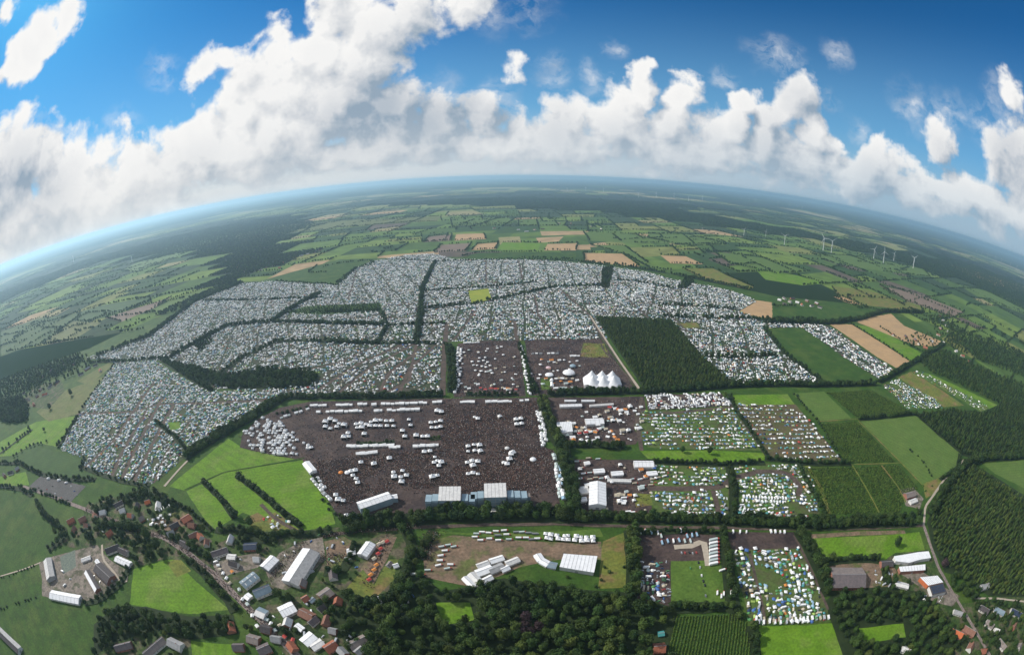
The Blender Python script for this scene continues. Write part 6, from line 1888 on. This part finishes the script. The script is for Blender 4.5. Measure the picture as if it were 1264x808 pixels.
for x, y in [(48, 602), (58, 604), (68, 609), (52, 606), (92, 606), (76, 614), (84, 617), (65, 600), (95, 611), (88, 600)]:
    spot('parked_car', random.choice(CARCOL), x, y, .5, 'on the grey car park')
rowof('parked_car', CARCOL, (834, 682), (862, 682), 4.5, 'beside the gravel bend', .3, 1.5)
rowof('camper_van', W, (192, 632), (214, 622), 4.5, 'in the white row at the campsite corner', .3)
for x, y in [(190, 642), (196, 640), (201, 645), (194, 648), (206, 640), (210, 636), (199, 637), (187, 648), (204, 649)]:
    spot('market_stall', 'white', x, y, random.uniform(0, 1), 'in the stall yard by the red farm roof', .9)
for x, y in [(458, 710), (462, 704), (465, 698), (462, 690), (467, 684), (456, 716), (470, 678), (473, 670), (478, 669), (468, 672)]:
    spot('market_stall', random.choice(('orange', 'red', 'beige', 'black')), x, y, .9, 'in the stall lane of the dry showground', .9)
for x, y in [(484, 733), (492, 740), (486, 742), (500, 735), (508, 725), (497, 746), (504, 742), (510, 735), (416, 664), (424, 670), (412, 672), (406, 690), (414, 685), (432, 690), (418, 700), (440, 700), (405, 705), (394, 660), (384, 668)]:
    spot('parked_car', random.choice(CARCOL), x, y, random.uniform(0, 3), 'among the village yards')
for i in range(60):
    cx_, cy_, rx_, ry_ = random.choice(((370, 690, 28, 22), (290, 695, 24, 8), (420, 680, 18, 14), (100, 715, 40, 18), (1092, 714, 14, 10), (1150, 738, 20, 6), (195, 645, 18, 8), (340, 765, 50, 25), (410, 790, 25, 15)))
    spot(random.choice(('parked_car', 'parked_car', 'camper_van')), random.choice(('white', 'silver')), cx_ + random.uniform(-rx_, rx_), cy_ + random.uniform(-ry_, ry_), random.uniform(0, 3), 'among the village yards')
for x, y in [(276, 708), (280, 714), (284, 720), (287, 706), (272, 703), (300, 740), (306, 746), (322, 762), (330, 765), (335, 770), (296, 728), (312, 760), (340, 778), (352, 786), (346, 772), (318, 773), (362, 790), (270, 698), (130, 642), (122, 650), (128, 656), (118, 645), (137, 648)]:
    spot('market_stall', random.choice(('white', 'white', 'red', 'beige', 'orange', 'pale grey')), x, y, random.uniform(0, 3), 'along the village street', .8)
for x, y in [(885, 732), (893, 733), (890, 736), (902, 731), (902, 736)]:
    spot('articulated_truck', 'white', x, y, 1.2, 'on the grass beside the maize hedge', .55)
spot('articulated_truck', 'white', 891, 704, .1, 'alone on the grass beside a green sheet', .7)
for x, y in [(866, 710), (868, 717), (870, 722), (864, 700), (852, 701), (862, 694), (871, 735)]:
    spot('parked_car', random.choice(CARCOL), x, y, 1.4, 'on the open grass below the gravel bend')
for x, y in [(770, 615), (846, 633), (775, 632), (780, 633), (852, 634)]:
    spot('articulated_truck', 'white', x, y, 0, 'under the belt below the looped-track campsite', .7)

SP = {}
STALL_M = {c: FM[c] for c in FAB}


def proto(kind, col):
    if (kind, col) not in SP:
        if kind == 'market_stall':
            SP[(kind, col)] = proto_stall(FM[col])
        elif kind == 'pagoda_tent':
            SP[(kind, col)] = proto_pagoda(FM[col])
        elif kind == 'articulated_truck':
            SP[(kind, col)] = proto_truck(FM[col], FM[random.choice(('white', 'white', 'grey', 'red'))])
        elif kind == 'parked_car':
            SP[(kind, col)] = proto_car(PM[col])
        elif kind == 'camper_van':
            SP[(kind, col)] = proto_van(PM[col])
        elif kind == 'dome_tent':
            SP[(kind, col)] = proto_dome(FM[col])
        elif kind == 'ridge_tent':
            SP[(kind, col)] = proto_ridge(FM[col])
        elif kind == 'gazebo':
            SP[(kind, col)] = proto_gazebo(FM[col])
    return SP[(kind, col)]


NOUN = dict(market_stall='stall', pagoda_tent='pagoda tent', articulated_truck='truck', parked_car='car', camper_van='van', dome_tent='tent', ridge_tent='tent', gazebo='gazebo')
TXT = dict(market_stall='market stall', pagoda_tent='pagoda tent', articulated_truck='articulated truck', parked_car='parked car', camper_van='camper van', dome_tent='dome tent', ridge_tent='ridge tent', gazebo='gazebo')
by = {}
for it in ITEMS:
    by.setdefault(it[0], []).append(it)
REST = []
XY = np.array([(i[2], i[3]) for i in ITEMS])
IDX = {id(it): n for n, it in enumerate(ITEMS)}
CELL = {}
for n_, (x_, y_) in enumerate(XY):
    CELL.setdefault((int(x_ // 15), int(y_ // 15)), []).append(n_)


def beside(it):
    """the nearest neighbour, to tell look-alikes apart"""
    me_ = IDX[id(it)]
    cx_, cy_ = int(it[2] // 15), int(it[3] // 15)
    c_ = [n for a in (-1, 0, 1) for b in (-1, 0, 1) for n in CELL.get((cx_ + a, cy_ + b), []) if n != me_]
    if not c_:
        return 'standing alone '
    k = min(c_, key=lambda n: (XY[n][0] - it[2]) ** 2 + (XY[n][1] - it[3]) ** 2)
    o = ITEMS[k]
    return f'beside {o[1]} {NOUN[o[0]]} '


for kd, L in by.items():
    L.sort(key=lambda i: i[2] ** 2 + i[3] ** 2 + ALT ** 2)
    for i, (k_, cl, x, y, yaw, s, site) in enumerate(L):
        if i >= 295:
            REST.append(L[i])
            continue
        m = proto(kd, cl)
        lb = f'{cl} {TXT[kd]} {beside(L[i])}{site}'
        if len(lb.split()) > 16:
            lb = f'{cl} {TXT[kd]} {site}'
        if isinstance(m, list):
            o = link(kd, None, None, (x, y, -0.12), yaw, s)
            for nm, me in m:
                link(nm, me, o)
        else:
            o = link(kd, m, None, (x, y, -0.12), yaw, s)
        tag(o, lb, NOUN[kd], f'{NOUN[kd]}s {site}')
print('items', {k: len(v) for k, v in by.items()}, 'rest', len(REST))

# everything smaller: one mass of light meshes, coloured face by face
T_DOME = (np.array([(1.9 * math.cos(i * math.pi / 3), 1.7 * math.sin(i * math.pi / 3), 0) for i in range(6)] + [(1.45 * math.cos(i * math.pi / 3), 1.3 * math.sin(i * math.pi / 3), 1.0) for i in range(6)] + [(0, 0, 1.5)]),
          [(i, (i + 1) % 6, 6 + (i + 1) % 6, 6 + i) for i in range(6)] + [(6 + i, 6 + (i + 1) % 6, 12) for i in range(6)])
T_RIDGE = (np.array([(-2.2, -1.6, 0), (2.2, -1.6, 0), (2.2, 1.6, 0), (-2.2, 1.6, 0), (-2, 0, 1.9), (2, 0, 1.9)]), [(0, 1, 5, 4), (2, 3, 4, 5), (3, 0, 4), (1, 2, 5)])
T_GAZ = (np.array([(-1.55, -1.55, 1.8), (1.55, -1.55, 1.8), (1.55, 1.55, 1.8), (-1.55, 1.55, 1.8), (-1.55, -1.55, 2.1), (1.55, -1.55, 2.1), (1.55, 1.55, 2.1), (-1.55, 1.55, 2.1), (0, 0, 2.9)]), [(0, 1, 5, 4), (1, 2, 6, 5), (2, 3, 7, 6), (3, 0, 4, 7), (4, 5, 8), (5, 6, 8), (6, 7, 8), (7, 4, 8)])
bx = lambda x0, x1, y, z0, z1, t=0: [(x0, -y, z0), (x1, -y, z0), (x1, y, z0), (x0, y, z0), (x0 + t, -y + t, z1), (x1 - t, -y + t, z1), (x1 - t, y - t, z1), (x0 + t, y - t, z1)]
BF = [(4, 5, 6, 7), (0, 1, 5, 4), (1, 2, 6, 5), (2, 3, 7, 6), (3, 0, 4, 7)]
T_CAR = (np.array(bx(-2.1, 2.1, .88, .2, .95, .05) + bx(-1.5, 1.0, .8, .95, 1.5, .25)), BF + [tuple(i + 8 for i in f) for f in BF])
T_VAN = (np.array(bx(-3.1, 3.3, 1.1, .3, 2.7, .08) + bx(3.2, 4.0, 1.0, .3, 1.5, .05)), BF + [tuple(i + 8 for i in f) for f in BF])
TPL = dict(dome_tent=T_DOME, ridge_tent=T_RIDGE, gazebo=T_GAZ, parked_car=T_CAR, camper_van=T_VAN, pagoda_tent=T_GAZ, market_stall=T_VAN, articulated_truck=T_VAN)


def bulk(name, label, groups, m, zb=-0.12):
    """groups: list of (template, x, y, yaw, scale(3), colours(N,F,3))"""
    V, FI, FT, C = [], [], [], []
    off = 0
    for (tv, tf), x, y, yaw, s, col in groups:
        n, nv = len(x), len(tv)
        c, sn = np.cos(yaw)[:, None], np.sin(yaw)[:, None]
        v = tv[None] * s[:, None, :]
        X = v[:, :, 0] * c - v[:, :, 1] * sn + x[:, None]
        Y = v[:, :, 0] * sn + v[:, :, 1] * c + y[:, None]
        V.append(np.stack([X, Y, v[:, :, 2] + zb], -1).reshape(-1, 3))
        base = off + np.arange(n) * nv
        flat = np.concatenate([np.array(f) for f in tf])
        FI.append((base[:, None] + flat[None]).reshape(-1))
        FT.append(np.tile([len(f) for f in tf], n))
        C.append(col.reshape(-1, 3))
        off += n * nv
    V, FI, FT, C = np.concatenate(V), np.concatenate(FI), np.concatenate(FT), np.concatenate(C)
    me = bpy.data.meshes.new(name)
    me.vertices.add(len(V))
    me.vertices.foreach_set('co', V.astype(np.float32).ravel())
    me.loops.add(len(FI))
    me.loops.foreach_set('vertex_index', FI.astype(np.int32))
    me.polygons.add(len(FT))
    me.polygons.foreach_set('loop_start', np.concatenate([[0], np.cumsum(FT)[:-1]]).astype(np.int32))
    me.polygons.foreach_set('loop_total', FT.astype(np.int32))
    me.update(calc_edges=True)
    a = me.attributes.new('col', 'FLOAT_COLOR', 'FACE')
    a.data.foreach_set('color', np.concatenate([C, np.ones((len(C), 1))], 1).astype(np.float32).ravel())
    me.materials.append(m)
    print(name, len(FT), 'faces')
    return tag(link(name, me), label, kind='stuff')


def rest_mass(kinds, name, label):
    groups = []
    for kd in kinds:
        L = [i for i in REST if i[0] == kd]
        if not L:
            continue
        t = TPL[kd]
        n, F = len(L), len(t[1])
        col = np.repeat(np.array([FAB[i[1]] for i in L])[:, None, :], F, 1)
        col = col * rng.uniform(.8, 1.1, (n, 1, 1))
        if kd == 'parked_car':
            col[:, 6:, :] = .03
            col[:, 5, :] *= 1
        if kd == 'camper_van':
            col[:, 7:, :] *= .9
        k = 1.55 if kd == 'pagoda_tent' else 1.0
        sc = np.array([i[5] for i in L])[:, None] * rng.uniform(.85, 1.2, (n, 3)) * np.array([k, k, 1.2 if k > 1 else 1])
        groups.append((t, np.array([i[2] for i in L]), np.array([i[3] for i in L]), np.array([i[4] for i in L]), sc, col))
    if groups:
        bulk(name, label, groups, VCOL)


rest_mass(['dome_tent', 'ridge_tent', 'gazebo', 'pagoda_tent', 'market_stall'], 'campsite_tents', 'tens of thousands of small tents and gazebos filling the campsites')
rest_mass(['parked_car', 'camper_van', 'articulated_truck'], 'campsite_vehicles', 'cars, vans and trucks parked among the campsite tents')

# ------------------------------------------------------------------ the crowd
T_MAN = (np.array(bx(-.28, .28, .2, 0, 1.45, -.05) + bx(-.13, .13, .12, 1.45, 1.75)), BF + [tuple(i + 8 for i in f) for f in BF])
pts = []


def people(px, n, dens=None):
    P0 = A2(px)
    lo, hi = P0.min(0), P0.max(0)
    out = np.zeros((0, 2))
    while len(out) < n:
        q = rng.uniform(lo, hi, (n * 2, 2))
        q = q[inside(q, P0)]
        f = .55 + .38 * np.sin(q[:, 0] / 31 + 1 + np.sin(q[:, 1] / 19)) * np.sin(q[:, 1] / 27 + np.sin(q[:, 0] / 23)) + .28 * np.sin(q[:, 0] / 8.3 + 2 * np.sin(q[:, 1] / 15)) * np.sin(q[:, 1] / 7.1)
        q = q[rng.random(len(q)) < (f if dens is None else dens)]
        out = np.concatenate([out, q])
    pts.append(out[:n])


people([(548, 497), (662, 497), (668, 550), (684, 556), (690, 612), (655, 612), (640, 606), (570, 606), (545, 606), (546, 550)], 12500)
people([(560, 575), (650, 575), (650, 604), (560, 606)], 4500, .95)
people([(388, 568), (470, 560), (545, 555), (548, 600), (490, 605), (440, 618), (420, 625), (400, 605)], 6500)
people(INFIELD, 4200)
people(MARKET, 3500)
people(NORTHF, 3500)
people([(690, 496), (790, 492), (790, 545), (705, 548)], 900)
people([(710, 570), (800, 570), (800, 630), (712, 632)], 500)
for px, n, w in [([(105, 628), (160, 650), (205, 664), (232, 682), (262, 706), (298, 742), (325, 768), (350, 792), (372, 815)], 1500, 3.5), ([(400, 661), (440, 655), (520, 650)], 300, 4), ([(395, 690), (430, 690)], 200, 12), ([(535, 655), (524, 690)], 350, 10), ([(455, 720), (476, 668)], 250, 7), ([(375, 668), (335, 715)], 250, 9)]:
    L = A2(px)
    Q, hd = resample(L, 1.0)
    i = rng.integers(0, len(Q), n)
    pts.append(Q[i] + rng.normal(0, w * .5, (n, 2)))
P = np.concatenate(pts)
P[:40000] += rng.normal(0, 5.0, P[:40000].shape) * (rng.random((len(P[:40000]), 1)) < .5)
n = len(P)
cloth = np.array([(.018, .017, .018), (.03, .028, .03), (.05, .035, .033), (.16, .045, .038), (.30, .20, .16), (.55, .53, .50), (.06, .08, .14), (.22, .12, .09), (.42, .30, .24)])
ci = rng.choice(len(cloth), n, p=[.30, .22, .14, .07, .09, .05, .05, .05, .03])
col = np.repeat(cloth[ci][:, None, :], 10, 1)
col[:, 5:, :] = np.array([(.28, .17, .12)])
hair = rng.random(n) < .7
col[hair, 5, :] = .05
bulk('crowd', 'dense crowd of festival-goers on the trodden ground before the stages', [(T_MAN, P[:, 0], P[:, 1], rng.uniform(0, 6.28, n), np.repeat(rng.uniform(.92, 1.12, (n, 1)), 3, 1), col)], CLOTH)

# ------------------------------------------------------------------ wind turbines
def turbine_meshes():
    t = MB().tube((0, 0, 0), (0, 0, 1), .030, .016, 12)
    n = MB().box(-.045, .075, -.022, .022, -.02, .026)
    h = MB().tube((-.085, 0, .003), (-.045, 0, .003), .012, .02, 8)
    b = MB()
    b.add([(-.004, -.012, .0), (-.004, .012, 0), (.004, .012, 0), (.004, -.012, 0), (-.003, -.022, .12), (-.003, .014, .12), (.003, .014, .12), (.003, -.022, .12), (-.001, -.006, .5), (-.001, .003, .5), (.001, .003, .5), (.001, -.006, .5)],
          [(0, 1, 5, 4), (1, 2, 6, 5), (2, 3, 7, 6), (3, 0, 4, 7), (4, 5, 9, 8), (5, 6, 10, 9), (6, 7, 11, 10), (7, 4, 8, 11), (8, 9, 10, 11)])
    return t.me('tower', TURBINE), n.me('nacelle', TURBINE), h.me('hub', TURBINE), b.me('blade', TURBINE)


TM = turbine_meshes()
TURB = [  # base pixel, top pixel
    (788, 244, 233), (832, 244, 234), (867, 247, 239), (918, 292, 282), (945, 292, 286), (968, 303, 290), (1016, 309, 293), (1026, 312, 297), (1078, 321, 308), (1090, 326, 310), (1127, 331, 319),
    (1103, 322, 313), (723, 236, 230), (745, 237, 231), (915, 246, 239), (925, 247, 240), (932, 249, 242), (960, 252, 243), (975, 254, 247), (984, 256, 248), (990, 258, 250),
    (1205, 311, 301), (1212, 314, 304), (1219, 317, 304), (1229, 320, 309), (1236, 323, 312), (1247, 328, 318), (1255, 333, 321), (163, 323, 317), (91, 323, 317), (700, 236, 231), (850, 248, 241), (810, 244, 237)]
for i, (x, yb, yt) in enumerate(TURB):
    p = at(x, yb)
    if p.length > 20000:
        p *= 20000 / p.length
    d = math.hypot(p.x, p.y)
    h = (yb - yt) / FPX * math.hypot(d, ALT) * (1.0 + .55 * abs(x - 632) / 632) * .68
    h = min(100, max(48, h))
    e = link('wind_turbine', None, None, (p.x, p.y, -0.3), R(random.uniform(40, 70)), h)
    far = d > 7000
    tag(e, ('distant white wind turbine on the hazy plain' if far else 'white wind turbine standing on the light green fields east of the camp') if x > 300 else 'faint wind turbine on the western plain', 'wind turbine', 'wind turbines')
    link('tower', TM[0], e)
    link('nacelle', TM[1], e, (0, 0, 1.02))
    hb = link('hub', TM[2], e, (0, 0, 1.02))
    ph = random.uniform(0, 2)
    for k in range(3):
        bl = link('blade', TM[3], e, (-.065, 0, 1.023))
        bl.rotation_euler = (ph + k * 2 * math.pi / 3, 0, 0)

# ------------------------------------------------------------------ the hazy air
def make_haze():
    hm = bpy.data.materials.new('haze')
    hm.use_nodes = True
    hm.node_tree.nodes.clear()
    k = NT(hm.node_tree)
    pv = k.new('ShaderNodeVolumePrincipled')
    pv.inputs['Density'].default_value = 6.0e-5
    pv.inputs['Color'].default_value = (0.54, 0.81, 1.0, 1)
    pv.inputs['Anisotropy'].default_value = 0.45
    out = k.new('ShaderNodeOutputMaterial')
    k.l.new(pv.outputs[0], out.inputs['Volume'])
    b = MB()
    b.box(-60500, 60500, -60500, 60500, -2, 440)
    tag(b.build('haze', hm), 'thin blue haze over the plain', kind='stuff')


make_haze()
